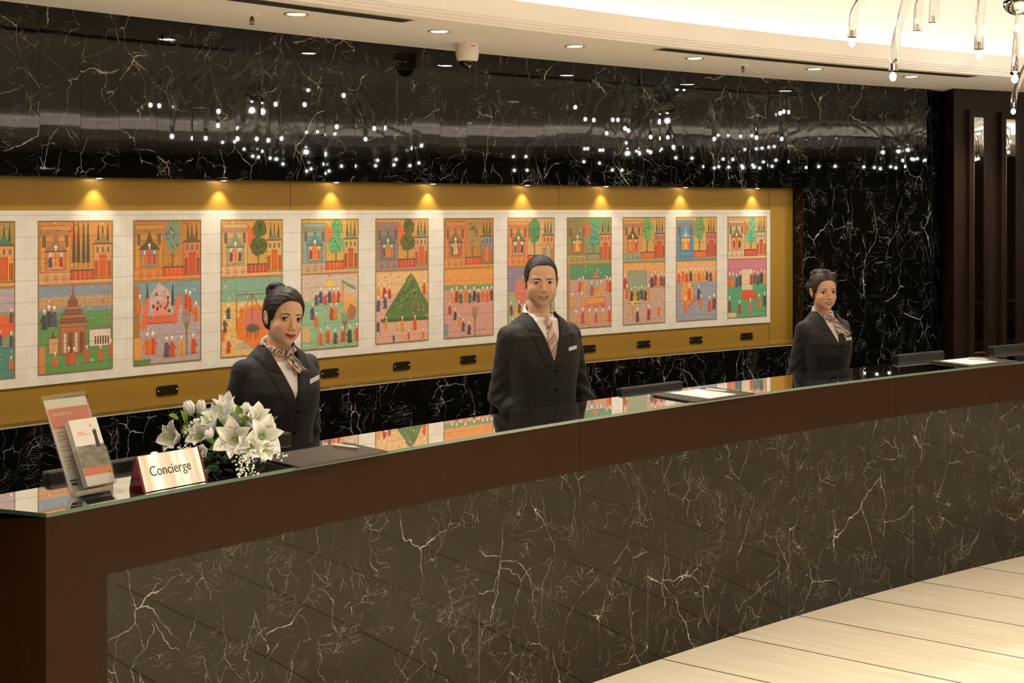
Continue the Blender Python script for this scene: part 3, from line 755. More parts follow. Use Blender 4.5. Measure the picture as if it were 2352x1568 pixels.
for i in range(12):
    mb = build_mural(i)
    o = mb.build('tile_mural', M['paint']); tag(o, MLAB[i], 'mural', 'painted tile murals in the wall niche')
# engraved brass plates below the murals
proto = None
ZP = 1.096
PLAB = ['oblong brass plate half hidden behind the brochure holder', 'oblong brass plate under the mural with the orange cart, above the white flowers', '', 'oblong brass plate directly right of the bun haired woman\'s shoulder',
        'oblong brass plate under the mural with the dark green mound', 'oblong brass plate under the pink ground mural, left of the man', '', 'oblong brass plate touching the right side of the man\'s sleeve',
        'oblong brass plate third from the niche\'s right end', 'oblong brass plate second from the niche\'s right end', 'oblong brass plate last at the niche\'s right end']
for j, i in enumerate(range(1, 12)):
    if not PLAB[j]: continue
    a = MUR[i]-math.degrees(MW/2/RG)
    p = pol(RG, a, ZP); rz = math.radians(a)-PI/2      # local -y faces the lobby
    if proto is None:
        e = empty('brass_plate', p, rz)
        mb = MB(); w, h, c = .060, .024, .008
        out = [(-w, -h+c), (-w+c, -h), (w-c, -h), (w, -h+c), (w, h-c), (w-c, h), (-w+c, h), (-w, h-c)]
        mb.prism([(x, -.001, z) for x, z in out], [(x*.97, -.0045, z*.95) for x, z in out]); 
        mb.build('plate', M['brass'], e)
        for sx in (-1, 1):
            mb = MB(); mb.ellip((sx*.050, -.005, 0), (.005, .003, .005), 10, 6); mb.build('screw', M['brass_bright'], e)
        proto = e
    else:
        e = copy_tree(proto); e.location = p; e.rotation_euler = (0, 0, rz)
    tag(e, PLAB[j], 'plate', 'small brass plates under the murals')
# ---------------------------------------------------------------- things on and behind the counter
def ray_plane(px, py, P0, n):
    d = Vector(((px-1176)/FPX, 1, -(py-HZ)/FPX)); o = Vector((0, 0, EYE))
    return o+d*((P0-o).dot(n)/d.dot(n))
def rel(pts, O): return [tuple(Vector(p)-O) for p in pts]
ZT = ZG1
M['coral'] = mat('coral_print', srgb(226, 108, 80), .4)
M['orange_print'] = mat('orange_print', srgb(232, 112, 60), .4)
M['crimson'] = mat('crimson_acrylic', srgb(105, 4, 24), .18)
M['grey_print'] = mat('grey_text', srgb(170, 150, 145), .6)
M['pale_print'] = mat('pale_coral_text', srgb(225, 170, 150), .6)
M['dark_print'] = mat('dark_print', srgb(60, 52, 48), .6)
m = mat('grey_photo_print', srgb(120, 112, 95), .35); M['photo'] = m; t = NT(m)
n = t.noise(t.mapping(t.uv(), (1, 1.5, 1), (0, 0, .5)), 2.2, 5, .6)
t.l.new(t.ramp(n.outputs[0], [(.3, (.05, .045, .03, 1)), (.5, (.22, .20, .14, 1)), (.7, (.42, .38, .30, 1))]), t.b.inputs['Base Color'])
m = mat('brushed_steel', (.80, .75, .66, 1), .3, .85); M['steel'] = m; t = NT(m)
n = t.noise(t.mapping(t.uv(), (3.2, .05, 1)), 1.5, 0, .4)
t.l.new(t.map(n.outputs[0], .3, .7, .22, .42), t.b.inputs['Roughness']); t.bump(n.outputs[0], .6, .02)
def textmesh(name, s, size, Mw, mt, parent, align='CENTER', extr=.0002):
    c = bpy.data.curves.new(name, 'FONT'); c.body = s; c.size = size; c.align_x = align; c.align_y = 'CENTER'; c.extrude = extr; c.resolution_u = 4
    o = bpy.data.objects.new(name+'_tmp', c); COL.objects.link(o)
    dg = bpy.context.evaluated_depsgraph_get(); me = bpy.data.meshes.new_from_object(o.evaluated_get(dg))
    bpy.data.objects.remove(o); me.name = name
    me.transform(Mw); me.materials.clear(); me.materials.append(mt)
    r = bpy.data.objects.new(name, me); COL.objects.link(r); r.parent = parent; return r
# ---- concierge sign : a wedge with crimson ends
F0 = on_plane(334, 1131, ZT+.001); F1 = on_plane(471, 1105, ZT+.001)
e1 = (F1-F0).normalized(); e2 = Vector((-e1.y, e1.x, 0)); O = F0.copy(); W = (F1-F0).length
sign = empty('desk_sign', O); tag(sign, 'brushed steel wedge sign with crimson ends reading Concierge, on the glass counter', 'sign')
ap = Vector((0, 0, .104))+e2*.047
tri = [Vector((0, 0, 0)), ap, e2*.080]
mb = MB(); th = (Vector((0, 0, .104)).cross(e1)).normalized()*0
fr = [e1*0, e1*W, e1*W+ap, ap]
nrm = (fr[1]-fr[0]).cross(fr[3]-fr[0]).normalized()
mb.prism([p for p in fr], [p+nrm*.003 for p in fr]); mb.f and None
for q in range(len(mb.uv)): mb.uv[q] = [(0, 0), (1, 0), (1, 1), (0, 1)]
mb.build('steel_face', M['steel'], sign)
mb = MB()
for (s0, s1) in ((-.008, 0), (W, W+.008)):
    mb.prism([p+e1*s0+Vector((0, 0, 0)) for p in (tri[0]-e2*.004, tri[1]+Vector((0, 0, .004)), tri[2])], [p+e1*s1 for p in (tri[0]-e2*.004, tri[1]+Vector((0, 0, .004)), tri[2])])
    if s0 < 0: mb.build('crimson_end', M['crimson'], sign); mb = MB()
mb.build('crimson_end', M['crimson'], sign)
mb = MB(); mb.prism([e2*.080, e2*.080+e1*W, ap+e1*W, ap], [e2*.077, e2*.077+e1*W, ap+e1*W-e2*.003, ap-e2*.003]); mb.build('back_face', M['crimson'], sign)
upv = ap.normalized()
Mx = Matrix((( e1.x, upv.x, nrm.x, 0), (e1.y, upv.y, nrm.y, 0), (e1.z, upv.z, nrm.z, 0), (0, 0, 0, 1)))
ctr = e1*(W*.475)+ap*.52+nrm*.0036
textmesh('lettering', 'Concierge', .0365, Matrix.Translation(ctr) @ Mx @ Matrix.Diagonal((.98, 1.25, 1, 1)), M['dark_print'], sign)
# ---- brochure holder
B0 = on_plane(163, 1137, ZT+.001)
b1 = Vector((.64, .77, 0)).normalized(); lean = Vector((-.112, .062, .290)); b2 = lean.normalized(); b3 = b1.cross(b2).normalized()   # towards the viewer
if b3.y > 0: b3 = -b3
HB, WB = lean.length, .146
hold = empty('brochure_holder', B0); tag(hold, 'leaning clear acrylic brochure holder left of the Concierge sign', 'brochure holder')
def bx(x0, x1, h0, h1, d0, d1, mb, mt=0):
    q = [b1*x+b2*h+b3*d for d in (d0, d1) for h in (h0, h1) for x in (x0, x1)]
    for f in ((0, 2, 3, 1), (4, 5, 7, 6), (0, 1, 5, 4), (2, 6, 7, 3), (0, 4, 6, 2), (1, 3, 7, 5)): mb.face([q[k] for k in f], mt, [(0, 0), (1, 0), (1, 1), (0, 1)])
mb = MB(); bx(-.003, WB+.003, .006, HB+.004, .0022, .0037, mb); mb.build('front_sheet', M['acrylic'], hold)
mb = MB(); bx(-.003, WB+.003, 0, HB+.004, -.0030, -.0015, mb); mb.build('back_sheet', M['acrylic'], hold)
mb = MB(); pr = [b1*x+v for x in (0, WB) for v in (Vector((0, 0, 0)), Vector((.055, -.045, 0)))]
fx = Vector((b1.y, -b1.x, 0))
mb.prism([Vector((0, 0, 0)), b1*WB, b1*WB+fx*.075, fx*.075], [v+Vector((0, 0, .003)) for v in (Vector((0, 0, 0)), b1*WB, b1*WB+fx*.075, fx*.075)]); mb.build('foot_plate', M['acrylic'], hold)
# printed card between the sheets
card = empty('information_card', B0); tag(card, 'tall white card with coral block standing in the clear holder', 'card')
mb = MB(); bx(.001, WB-.001, .008, HB-.012, -.0012, .0010, mb); mb.build('sheet', M['paper'], card)
mb = MB(); bx(.004, WB-.003, HB*.665, HB*.87, .0010, .0013, mb); mb.build('coral_block', M['coral'], card)
mb = MB()
for k in range(11):
    if k in (3, 6): continue
    bx(.012, .012+.05+.012*((k*7) % 3), HB*.63-k*.0115, HB*.63-k*.0115-.0035, .0010, .0013, mb)
mb.build('text_lines', M['pale_print'], card)
mb = MB(); bx(.010, .034, .040, .046, .0010, .0013, mb); bx(.012, .032, .027, .036, .0010, .0013, mb); mb.build('dark_lines', M['dark_print'], card)
Mb = Matrix(((b1.x, b2.x, b3.x, 0), (b1.y, b2.y, b3.y, 0), (b1.z, b2.z, b3.z, 0), (0, 0, 0, 1)))
textmesh('heading', 'Sevgilimize', .016, Matrix.Translation(b1*.052+b2*HB*.81+b3*.0015) @ Mb, M['paper'], card)
# booklets in the small pocket
n3 = b3
def bk(px, py, d): return ray_plane(px, py, B0+b3*d, b3)-B0
dF = .050
TL, TR, BR, BL = bk(164.6, 962, dF), bk(229, 949, dF), bk(265, 1099, dF), bk(204.4, 1114, dF)
x0 = (TL.dot(b1)+BL.dot(b1))/2; x1 = (TR.dot(b1)+BR.dot(b1))/2; h0 = (BL.dot(b2)+BR.dot(b2))/2; h1 = (TL.dot(b2)+TR.dot(b2))/2
book = empty('booklet_stack', B0); tag(book, 'stack of small booklets with grey photo cover in the holder\'s front pocket', 'booklets')
mb = MB(); bx(x0, x1, h0, h1, dF-.026, dF, mb); mb.build('pages', M['paper'], book)
hh = h1-h0
mb = MB(); bx(x0+.001, x1-.001, h0+hh*.27, h0+hh*.60, dF, dF+.0003, mb); mb.build('cover_photo', M['photo'], book)
mb = MB(); bx(x0+.001, x1-.001, h0+hh*.15, h0+hh*.27, dF, dF+.0003, mb); mb.build('orange_band', M['orange_print'], book)
mb = MB(); w_ = x1-x0
pts = [(.70, .55), (.86, .55), (.84, .72), (.86, .80), (.82, .84), (.78, .80), (.75, .84), (.72, .79), (.74, .72)]
mb.face([b1*(x0+w_*u)+b2*(h0+hh*v)+b3*(dF+.0007) for u, v in pts]); mb.build('cover_figure', M['dark_print'], book)
mb = MB(); bx(x0+w_*.18, x0+w_*.62, h0+hh*.76, h0+hh*.772, dF, dF+.0005, mb); bx(x0+w_*.18, x0+w_*.42, h0+hh*.79, h0+hh*.805, dF, dF+.0005, mb); bx(x0+w_*.66, x0+w_*.75, h0+hh*.87, h0+hh*.90, dF, dF+.0005, mb); mb.build('cover_text', M['pale_print'], book)
mb = MB(); e_ = .003
bx(x0-e_, x1+e_, h0-e_, h0+hh*.55, dF+.002, dF+.0035, mb); bx(x0-e_-.0015, x0-e_, h0-e_, h0+hh*.55, .003, dF+.0035, mb); bx(x1+e_, x1+e_+.0015, h0-e_, h0+hh*.55, .003, dF+.0035, mb); bx(x0-e_, x1+e_, h0-e_-.0015, h0-e_, .003, dF+.0035, mb)
mb.build('front_pocket', M['acrylic'], hold)
# ---- leather pads, paper, pens
def quad_thing(name, px, z0, th, mt, label, cat, group=None, bev=.002, part=None):
    P = [on_plane(x, y, z0+th) for x, y in px]
    c = sum(P, Vector())/4; c.z = z0
    q = [Vector((p.x-c.x, p.y-c.y, 0)) for p in P]
    mb = MB(); mb.prism(q, [v+Vector((0, 0, th)) for v in q])
    a = sum((q[i].x*q[(i+1) % 4].y-q[(i+1) % 4].x*q[i].y) for i in range(4))
    o = mb.build(name, mt, None, c, merge=True, bevel=bev); tag(o, label, cat, group); return o
def rectify(A, B, D, z):
    # rectangle from corner A, neighbours B and D (pixels) on height z; returns pixel-free world corners
    a, b, d = on_plane(*A, z), on_plane(*B, z), on_plane(*D, z)
    return a, b, d
def pad(A, B, depth, label, side=1):
    a, b = on_plane(*A, ZT+.008), on_plane(*B, ZT+.008); e = (b-a); L = e.length; e.normalize(); n = Vector((-e.y, e.x, 0))
    q = [a, b, b+n*depth, a+n*depth]; c = sum(q, Vector())/4; c.z = ZT+.0005
    pts = [Vector((v.x-c.x, v.y-c.y, 0)) for v in q]
    root = empty('desk_pad', c); tag(root, label, 'desk pad', 'leather desk pads on the glass counter')
    mb = MB(); mb.prism(pts, [p+Vector((0, 0, .0075)) for p in pts]); mb.build('leather_body', M['leather'], root, merge=True, bevel=.0025)
    mb = MB(); s = [p*.94 for p in pts]
    for i in range(4):
        j = (i+1) % 4; o1, o2 = pts[i]*.955, pts[j]*.955; i1, i2 = pts[i]*.945, pts[j]*.945
        mb.face([v+Vector((0, 0, .0078)) for v in (o1, o2, i2, i1)])
    mb.build('stitching', M['grey_plastic'], root)
    return q, e, n
M['leather_black'] = M['leather']
q1 = pad((685, 1071), (892, 1035), .25, 'dark brown leather desk pad beside the white flowers')
q2 = pad((1596, 921.6), (1735, 902.4), .27, 'dark leather desk pad with white paper, in front of the monitor right of the man')
q3 = pad((2226.5, 839.8), (2340, 828.5), .27, 'dark leather desk pad with white paper near the mirrors at right')
def sheet(px, label):
    zz = ZT+.0082; P = [on_plane(x, y, zz+.0006) for x, y in px]
    a, b, d = P[0], P[1], P[3]; e = (b-a); L = e.length; e.normalize(); n = Vector((-e.y, e.x, 0)); 
    if n.dot(d-a) < 0: n = -n
    D = abs((d-a).dot(n)); q = [a, b, b+n*D, a+n*D]; c = sum(q, Vector())/4; c.z = zz
    pts = [Vector((v.x-c.x, v.y-c.y, 0)) for v in q]
    mb = MB(); mb.prism(pts, [p+Vector((0, 0, .0008)) for p in pts])
    o = mb.build('paper_sheet', M['paper'], None, c); tag(o, label, 'paper', 'white paper sheets on the leather pads')
sheet([(1629.4, 915), (1692, 905), (1583.5, 898.9), (1507, 906.8)], 'white paper sheet on the middle leather pad')
sheet([(2231.6, 837.2), (2293, 830.6), (2198, 825), (2137, 830.6)], 'white paper sheet on the rightmost leather pad')
def pen(p0, p1, label):
    z = ZT+.0155; a, b = on_plane(*p0, z), on_plane(*p1, z); z -= .0015
    O = (a+b)/2; d = (b-a).normalized(); L = (b-a).length
    root = empty('pen', O); tag(root, label, 'pen', 'white ballpoint pens on the leather pads')
    mb = MB(); mb.tube([-d*L*.5, -d*L*.42, d*L*.36], [.002, .0055, .0055], 12); mb.build('barrel', M['white_plastic'], root)
    mb = MB(); mb.tube([d*L*.36, d*L*.47, d*L*.5], [.0050, .0022, .001], 10); mb.build('tip', M['chrome'], root)
    mb = MB(); mb.tube([-d*L*.45+Vector((0, 0, .0065)), -d*L*.1+Vector((0, 0, .0065))], .0012, 6); mb.build('clip', M['chrome'], root)
pen((761.5, 1021), (827, 1029), 'white pen lying on the brown leather pad beside the flowers')
pen((1620.5, 893.5), (1675, 898), 'white pen lying on the middle leather pad')
pen((2221, 822.5), (2271, 825.5), 'white pen lying on the rightmost leather pad')
# ---- monitors on the staff desk, backs to the lobby
def monitor(px0, py0, px1, py1, label, h=.30, wmax=None):
    r = RB+.09
    a0, a1 = ray_arc(px0, r), ray_arc(px1, r); Y0 = pol(r, a0).y
    z = EYE-(py0-HZ)*Y0/FPX; z = (z+EYE-(py1-HZ)*pol(r, a1).y/FPX)/2
    p0, p1 = pol(r, a0), pol(r, a1); e = (p1-p0); w = e.length; e.normalize(); c = (p0+p1)/2; rz = math.atan2(e.y, e.x)
    base = .751
    root = empty('monitor', Vector((c.x, c.y, base)), rz); tag(root, label, 'monitor', 'dark monitors behind the counter glass')
    T = z-base; tl = Matrix.Rotation(math.radians(-10), 4, 'X')
    # local: x along counter, y away from the lobby
    def tb(sz, cc, name, mt, bev=.004, par=root):
        mb = MB(); mb.box((0, 0, 0), sz); mb.v = [tuple(tl @ (Vector(v)+Vector(cc))+Vector((0, .0, T-.004))) for v in mb.v]
        return mb.build(name, mt, par, merge=True, bevel=bev)
    tb((w, .045, h), (0, 0, -h/2), 'housing', M['black_plastic'], .008)
    tb((w-.012, .038, .006), (0, .003, -.001), 'top_vent', M['grey_plastic'], .002)
    tb((w-.03, .003, h-.04), (0, .024, -h/2), 'screen', M['black'], 0)
    mb = MB(); mb.tube([(0, .02, .012), (0, .01, T-h*.6)], .018, 12); mb.build('neck', M['black_plastic'], root)
    mb = MB(); mb.lathe([(.08, 0), (.08, .008), (.03, .014), (.0001, .014)], (0, .01, .001), 24); mb.build('foot', M['black_plastic'], root)
monitor(101, 1087, 392, 1028, 'dark monitor behind the brochure holder and Concierge sign')
monitor(1420, 891, 1561, 872, 'dark monitor just right of the man')
monitor(2055, 813, 2162, 804, 'dark monitor right of the far woman')
monitor(2274, 795, 2392, 783, 'dark monitor cut by the right edge of the photo')
p = pol(RB+.12, ray_arc(645, RB+.12)); 
mb = MB(); mb.box((0, 0, .155), (.09, .05, .31)); 
zt = EYE-(994-HZ)*p.y/FPX
mb = MB(); mb.box((0, 0, (zt-.751)/2), (.07, .045, zt-.751)); o = mb.build('card_terminal', M['grey_plastic'], None, Vector((p.x, p.y, .751)), merge=True, bevel=.004)
o.rotation_euler = (0, 0, math.radians(ray_arc(645, RB)-90)); tag(o, 'small grey device standing behind the flowers, in front of the bun haired woman', 'device')
# ---- ceiling fittings
def vent(a0, a1, r0, r1, label, nsl):
    O = pol((r0+r1)/2, (a0+a1)/2, ZC); root = empty('air_slot_vent', O); tag(root, label, 'air vent')
    n = arc_n(a0, a1, r0, .1)
    def strip(ra, rb, z, A0=a0, A1=a1):
        mb = MB(); P = []
        for i in range(n+1):
            a = A0+(A1-A0)*i/n; P.append([pol(ra, a, z)-O, pol(rb, a, z)-O])
        mb.grid(P[::-1], 0, True); return mb
    strip(r0, r1, ZC-.0015).build('frame', M['ring'], root)
    w = (r1-r0-.016)/nsl
    for k in range(nsl):
        ra = r0+.010+k*w; strip(ra, ra+w*.62, ZC-.003, a0-.06, a1+.06).build('slot', M['slot'], root)
vent(137.5, 131.66, 20.56, 20.67, 'long curved air slot in the soffit at upper left, by the sprinkler', 4)
vent(126.9, 119.0, 20.53, 20.64, 'long curved air slot in the soffit at upper right, ending beside the chandelier', 4)
def sprinkler(p, label):
    root = empty('sprinkler', p); tag(root, label, 'sprinkler', 'ceiling sprinklers')
    mb = MB(); mb.lathe([(.0001, -.005), (.03, -.004), (.036, .0)], n=20); mb.build('escutcheon', M['plaster_soffit'], root)
    mb = MB(); mb.tube([(0, 0, -.003), (0, 0, -.030)], .006, 10); mb.tube([(.008, 0, -.012), (.011, 0, -.030), (0, 0, -.042)], .002, 6); mb.tube([(-.008, 0, -.012), (-.011, 0, -.030), (0, 0, -.042)], .002, 6)
    mb.lathe([(.0001, -.045), (.013, -.044), (.013, -.042), (.0001, -.041)], n=12); mb.build('head', M['brass'], root)
sprinkler(pol(20.97, 133.51, ZC), 'small brass sprinkler head left of the leftmost downlight')
sprinkler(pol(20.90, 124.10, ZC), 'small brass sprinkler head under the right air slot')
root = empty('dome_camera', pol(21.10, 129.60, ZC)); tag(root, 'white dome security camera hanging from the soffit near the marble wall', 'security camera')
mb = MB(); mb.lathe([(.0001, -.098), (.050, -.098), (.060, -.088), (.066, -.05), (.068, 0)], n=32); mb.build('housing', M['white_plastic'], root)
mb = MB(); mb.lathe([(.0001, -.136), (.018, -.133), (.034, -.123), (.045, -.108), (.049, -.097)], n=28); mb.build('dome', M['black'], root)
mb = MB(); mb.lathe([(.0001, -.1375), (.008, -.137), (.012, -.131)], (.012, -.015, .004), n=14); mb.build('lens', M['chrome'], root)
mb = MB(); mb.box((.035, -.0585, -.018), (.024, .002, .006), Matrix.Rotation(math.radians(30), 3, 'Z')); mb.build('label_mark', mat('red_label_mark', srgb(200, 90, 70), .5), root)
# ---- mirrors on the wood wall
def mirror(xa, xb, ya, label, k):
    def wp(x):   # point on the wood wall in column x
        u = (x-1176)/FPX; s = (u*pR0.y-pR0.x)/(dW.x-u*dW.y); return pR0+dW*s
    P0, P1 = wp(xa), wp(xb); n = Vector((dW.y, -dW.x, 0)); 
    if n.y > 0: n = -n
    zt = EYE-(ya-HZ)*P0.y/FPX; zb = .84; O = Vector((P0.x, P0.y, zb)); w = (P1-P0).length
    root = empty('wall_mirror', O); tag(root, label, 'mirror', 'tall narrow mirrors on the dark wood wall')
    def bar(s0, s1, z0, z1, d0, d1, name, mt):
        q = [dW*s+n*d for s, d in ((s0, d0), (s1, d0), (s1, d1), (s0, d1))]
        mb = MB(); mb.prism([v+Vector((0, 0, z0)) for v in q], [v+Vector((0, 0, z1)) for v in q]); return mb.build(name, mt, root)
    H_ = zt-zb; f = w*.26
    bar(0, f*.75, 0, H_, .0, .035, 'frame_side', M['wood_dark']); bar(w-f*.75, w, 0, H_, .0, .035, 'frame_side', M['wood_dark'])
    bar(f*.75, w-f*.75, H_-.05, H_, .0, .035, 'frame_top', M['wood_dark']); bar(f*.75, w-f*.75, 0, .05, .0, .035, 'frame_bottom', M['wood_dark'])
    bar(f*.75, f*.75+.008, .05, H_-.05, .006, .030, 'gilt_edge', M['brass_bright'])
    bar(f*.75, w-f*.75, .05, H_-.05, .004, .010, 'mirror_pane', M['mirror'])
mirror(2219, 2273, 253, 'tall narrow framed mirror nearer the black marble', 0)
mirror(2293, 2346, 258, 'tall narrow framed mirror nearer the right edge of the photo', 1)

# ---- lobby seating and flowers that the tall mirrors look at
def mpoint(x, dist):
    u = Vector(((x-1176)/FPX, 1, 0)).normalized(); s = (u.x/u.y*pR0.y-pR0.x)/(dW.x-u.x/u.y*dW.y); w = pR0+dW*s; n = Vector((dW.y, -dW.x, 0))
    r = u-n*2*u.dot(n); q = w+r*dist; return Vector((q.x, q.y, 0)), r
M['sofa'] = mat('grey_upholstery', srgb(92, 88, 84), .9); M['cushion'] = mat('cream_cushion', srgb(225, 215, 195), .9)
q, r = mpoint(2246, 7.6); rz = math.atan2(r.y, r.x)+PI/2
ac = empty('armchair', q, rz); tag(ac, 'grey upholstered armchair with cream cushion, seen in the nearer mirror', 'armchair')
mb = MB(); mb.box((0, 0, .30), (.72, .70, .26)); mb.build('seat', M['sofa'], ac, merge=True, bevel=.04)
mb = MB(); mb.box((0, -.31, .52), (.72, .14, .50)); mb.build('backrest', M['sofa'], ac, merge=True, bevel=.04)
for sx in (-1, 1):
    mb = MB(); mb.box((sx*.34, 0, .44), (.12, .70, .28)); mb.build('armrest', M['sofa'], ac, merge=True, bevel=.03)
    for sy_ in (-1, 1): mb = MB(); mb.tube([(sx*.28, sy_*.27, 0), (sx*.28, sy_*.27, .18)], .02, 10); mb.build('leg', M['wood_dark'], ac)
mb = MB(); mb.ellip((0, -.16, .56), (.22, .09, .17), 18, 12); mb.build('cushion', M['cushion'], ac)
q, r = mpoint(2322, 5.4)
tb_ = empty('side_table', q); tag(tb_, 'small round dark side table, seen in the mirror nearer the right edge', 'table')
mb = MB(); mb.lathe([(.0001, .47), (.27, .47), (.28, .48), (.28, .49), (.0001, .49)], n=32); mb.build('table_top', M['wood_dark'], tb_)
mb = MB(); mb.tube([(0, 0, .012), (0, 0, .47)], .03, 14); mb.build('pedestal', M['chrome'], tb_)
mb = MB(); mb.lathe([(.0001, .0), (.18, .0), (.18, .010), (.03, .018), (.0001, .018)], n=28); mb.build('foot', M['chrome'], tb_)
vs_ = empty('flower_vase', q+Vector((0, 0, .492))); tag(vs_, 'bunch of pink flowers in a clear vase, seen in the right hand mirror', 'flowers')
mb = MB(); mb.lathe([(.0001, 0), (.05, 0), (.055, .04), (.04, .12), (.06, .19), (.055, .19), (.036, .12), (.05, .04), (.0001, .008)], n=24); mb.build('vase', M['acrylic'], vs_)
M['pink'] = mat('pink_petal', srgb(215, 130, 145), .6); rr_ = random.Random(2)
for k in range(12):
    a = k*2.4; mb = MB(); mb.ellip((.075*math.cos(a)*rr_.random()**.5*1.2, .075*math.sin(a), .22+.05*rr_.random()), (.035, .035, .028), 12, 8); mb.build('pink_bloom', M['pink'], vs_)
mb = MB()
for k in range(8): a = k*.8; mb.tube([(.01*math.cos(a), .01*math.sin(a), .02), (.05*math.cos(a), .05*math.sin(a), .22)], .003, 6)
mb.build('stems', mat('stem_green', (.05, .10, .02, 1), .5), vs_)
# ---------------------------------------------------------------- flower arrangement
FB = on_plane(532, 1069, ZT+.001)
M['petal'] = mat('white_petal', srgb(255, 254, 250), .5, 0, .3)
M['petal_g'] = mat('greenish_white_petal', srgb(222, 228, 180), .5)
M['leaf'] = mat('fresh_green_leaf', srgb(112, 150, 30), .45)
M['leaf_dark'] = mat('dark_green_leaf', srgb(40, 72, 22), .4)
M['bud_green'] = mat('pale_green_bud', srgb(176, 196, 110), .5)
fl = empty('flower_arrangement', FB); tag(fl, 'low arrangement of white lilies, tulips and roses with green leaves behind the Concierge sign', 'flowers')
fr_ = random.Random(3)
def fpos(x, y, Y):
    Y += .04; return Vector(((x-1176)/FPX*Y, Y, EYE-(y-HZ)*Y/FPX))-FB
def frame_of(d, up=Vector((0, 0, 1))):
    z = Vector(d).normalized(); x = up.cross(z)
    if x.length < 1e-3: x = Vector((1, 0, 0))
    x.normalize(); y = z.cross(x); return Matrix((x, y, z)).transposed()
def petal(mb, c, Mt, ang, L, W, curl, open_, mt=0, n=8, k=5, wave=0.0):
    # petal growing from c; Mt columns: x,y across, z along flower axis
    P = []
    ca, sa = math.cos(ang), math.sin(ang); ph = fr_.uniform(0, 6)
    for i in range(n+1):
        t = i/n; th = open_*(1-curl*0)*(.25+.75*t)+curl*t*t
        # arc length integration approximated
        r = L*sum(math.sin(open_*(.25+.75*s/10*t)+curl*(s/10*t)**2) for s in range(10))/10*t
        z = L*sum(math.cos(open_*(.25+.75*s/10*t)+curl*(s/10*t)**2) for s in range(10))/10*t
        w = W*math.sin(PI*min(1, .08+t*.92))**.75*(1-.25*t) if t < 1 else 0.001
        row = []
        for j in range(k+1):
            q = (j/k-.5)*2; cup = (1-q*q)*w*.25
            rr = r+cup*0; off = q*w/2
            zz = z-cup*math.sin(th)+wave*math.sin(q*4+t*9+ph); r2 = rr+cup*math.cos(th)
            row.append(Vector(c)+Mt @ Vector((ca*r2-sa*off, sa*r2+ca*off, zz)))
        P.append(row)
    mb.grid(P, mt, True)
def solid(o, t=.0008):
    s = o.modifiers.new('thick', 'SOLIDIFY'); s.thickness = t; return o
def lily(x, y, Y, d, L=.075, op=.95, cu=1.0, rot=0, W=.034):
    c = fpos(x, y, Y); d = Vector(d).normalized(); Mt = frame_of(d); mb = MB(); c0 = c-d*L*.35
    L *= 1.18; W *= 1.35
    for k in range(6): petal(mb, c0, Mt, rot+k*PI/3+(.1 if k % 2 else 0), L*(1.0 if k % 2 else .93), W*(1.1 if k % 2 else .85), cu*fr_.uniform(.8, 1.15), op*fr_.uniform(.9, 1.1), 0, 9, 6, .0012)
    o = solid(mb.build('lily', M['petal'], fl)); 
    mb = MB(); mb.ellip(c0+d*.006, (.012, .012, .012), 10, 6)
    for k in range(6):
        a = k*PI/3+.4; e = c0+Mt @ Vector((.013*math.cos(a), .013*math.sin(a), L*.62)); mb.tube([c0, c0+Mt @ Vector((.008*math.cos(a), .008*math.sin(a), L*.3)), e], .0010, 5)
        mb.ellip(e, (.0035, .0018, .0018), 6, 4)
    s = mb.build('stamens', M['bud_green'], o)
def tulip(x, y, Y, w, h, d, name='tulip'):
    c = fpos(x, y, Y); d = Vector(d).normalized(); Mt = frame_of(d); mb = MB()
    for k in range(6):
        L = h*1.12; c0 = c-d*h*.5; ang = k*PI/3; P = []
        for i in range(9):
            t = i/8; r = w/2*(math.sin(PI*(.06+.80*t))**.7)*(1.0 if k % 2 else .93); z = h*t
            wd = w*.62*math.sin(PI*(.1+.86*t))**.7
            row = []
            for j in range(6):
                q = (j/5-.5)*wd/max(r, .004); q = max(-1.0, min(1.0, q))
                row.append(c0+Mt @ Vector((r*math.cos(ang+q), r*math.sin(ang+q), z)))
            P.append(row)
        mb.grid(P, 0, True)
    o = solid(mb.build(name, M['petal'], fl), .001)
    mb = MB(); e = Vector((0, .0, .05)); mb.tube([c-d*h*.5, (c-d*h*.5)*.6+e*.4, e], .0028, 7); mb.build('stem', M['leaf'], o)
def rose(x, y, Y, r, d):
    c = fpos(x, y, Y); Mt = frame_of(Vector(d)); mb = MB(); D = Vector(d).normalized()
    for ring, (n, rr, op) in enumerate(((3, .25, .12), (4, .42, .3), (5, .62, .5), (6, .82, .75), (6, 1.0, 1.0))):
        for k in range(n):
            petal(mb, c-D*r*.5, Mt, 2*PI*k/n+ring*.6, r*(.75+.35*rr), r*(.5+.55*rr), .25+.35*rr, op, 0, 6, 5, .0006)
    solid(mb.build('rose', M['petal'], fl))
def leafp(x, y, Y, d, L, W, mt, side=None, cu=.7, name='leaf'):
    c = fpos(x, y, Y); Mt = frame_of(Vector(d)); mb = MB(); petal(mb, c, Mt, fr_.uniform(0, 6.28) if side is None else side, L, W, cu, .25, 0, 8, 4)
    return solid(mb.build(name, mt, fl), .0006)
V_ = (0, -1, .25)
tulip(435, 937, 4.28, .040, .053, (-.35, -.15, 1)); tulip(462, 935, 4.26, .034, .050, (.05, -.1, 1)); tulip(455, 979, 4.20, .034, .056, (-.25, -.2, 1)); tulip(478, 996, 4.16, .040, .048, (-.1, -.5, 1))
tulip(565, 936, 4.30, .030, .036, (.1, -.1, 1)); tulip(606, 1048, 4.13, .026, .034, (.1, -.5, -.8)); tulip(357, 1047, 4.14, .03, .038, (-.9, -.5, .2)); tulip(480, 952, 4.26, .030, .045, (.0, -.3, 1))
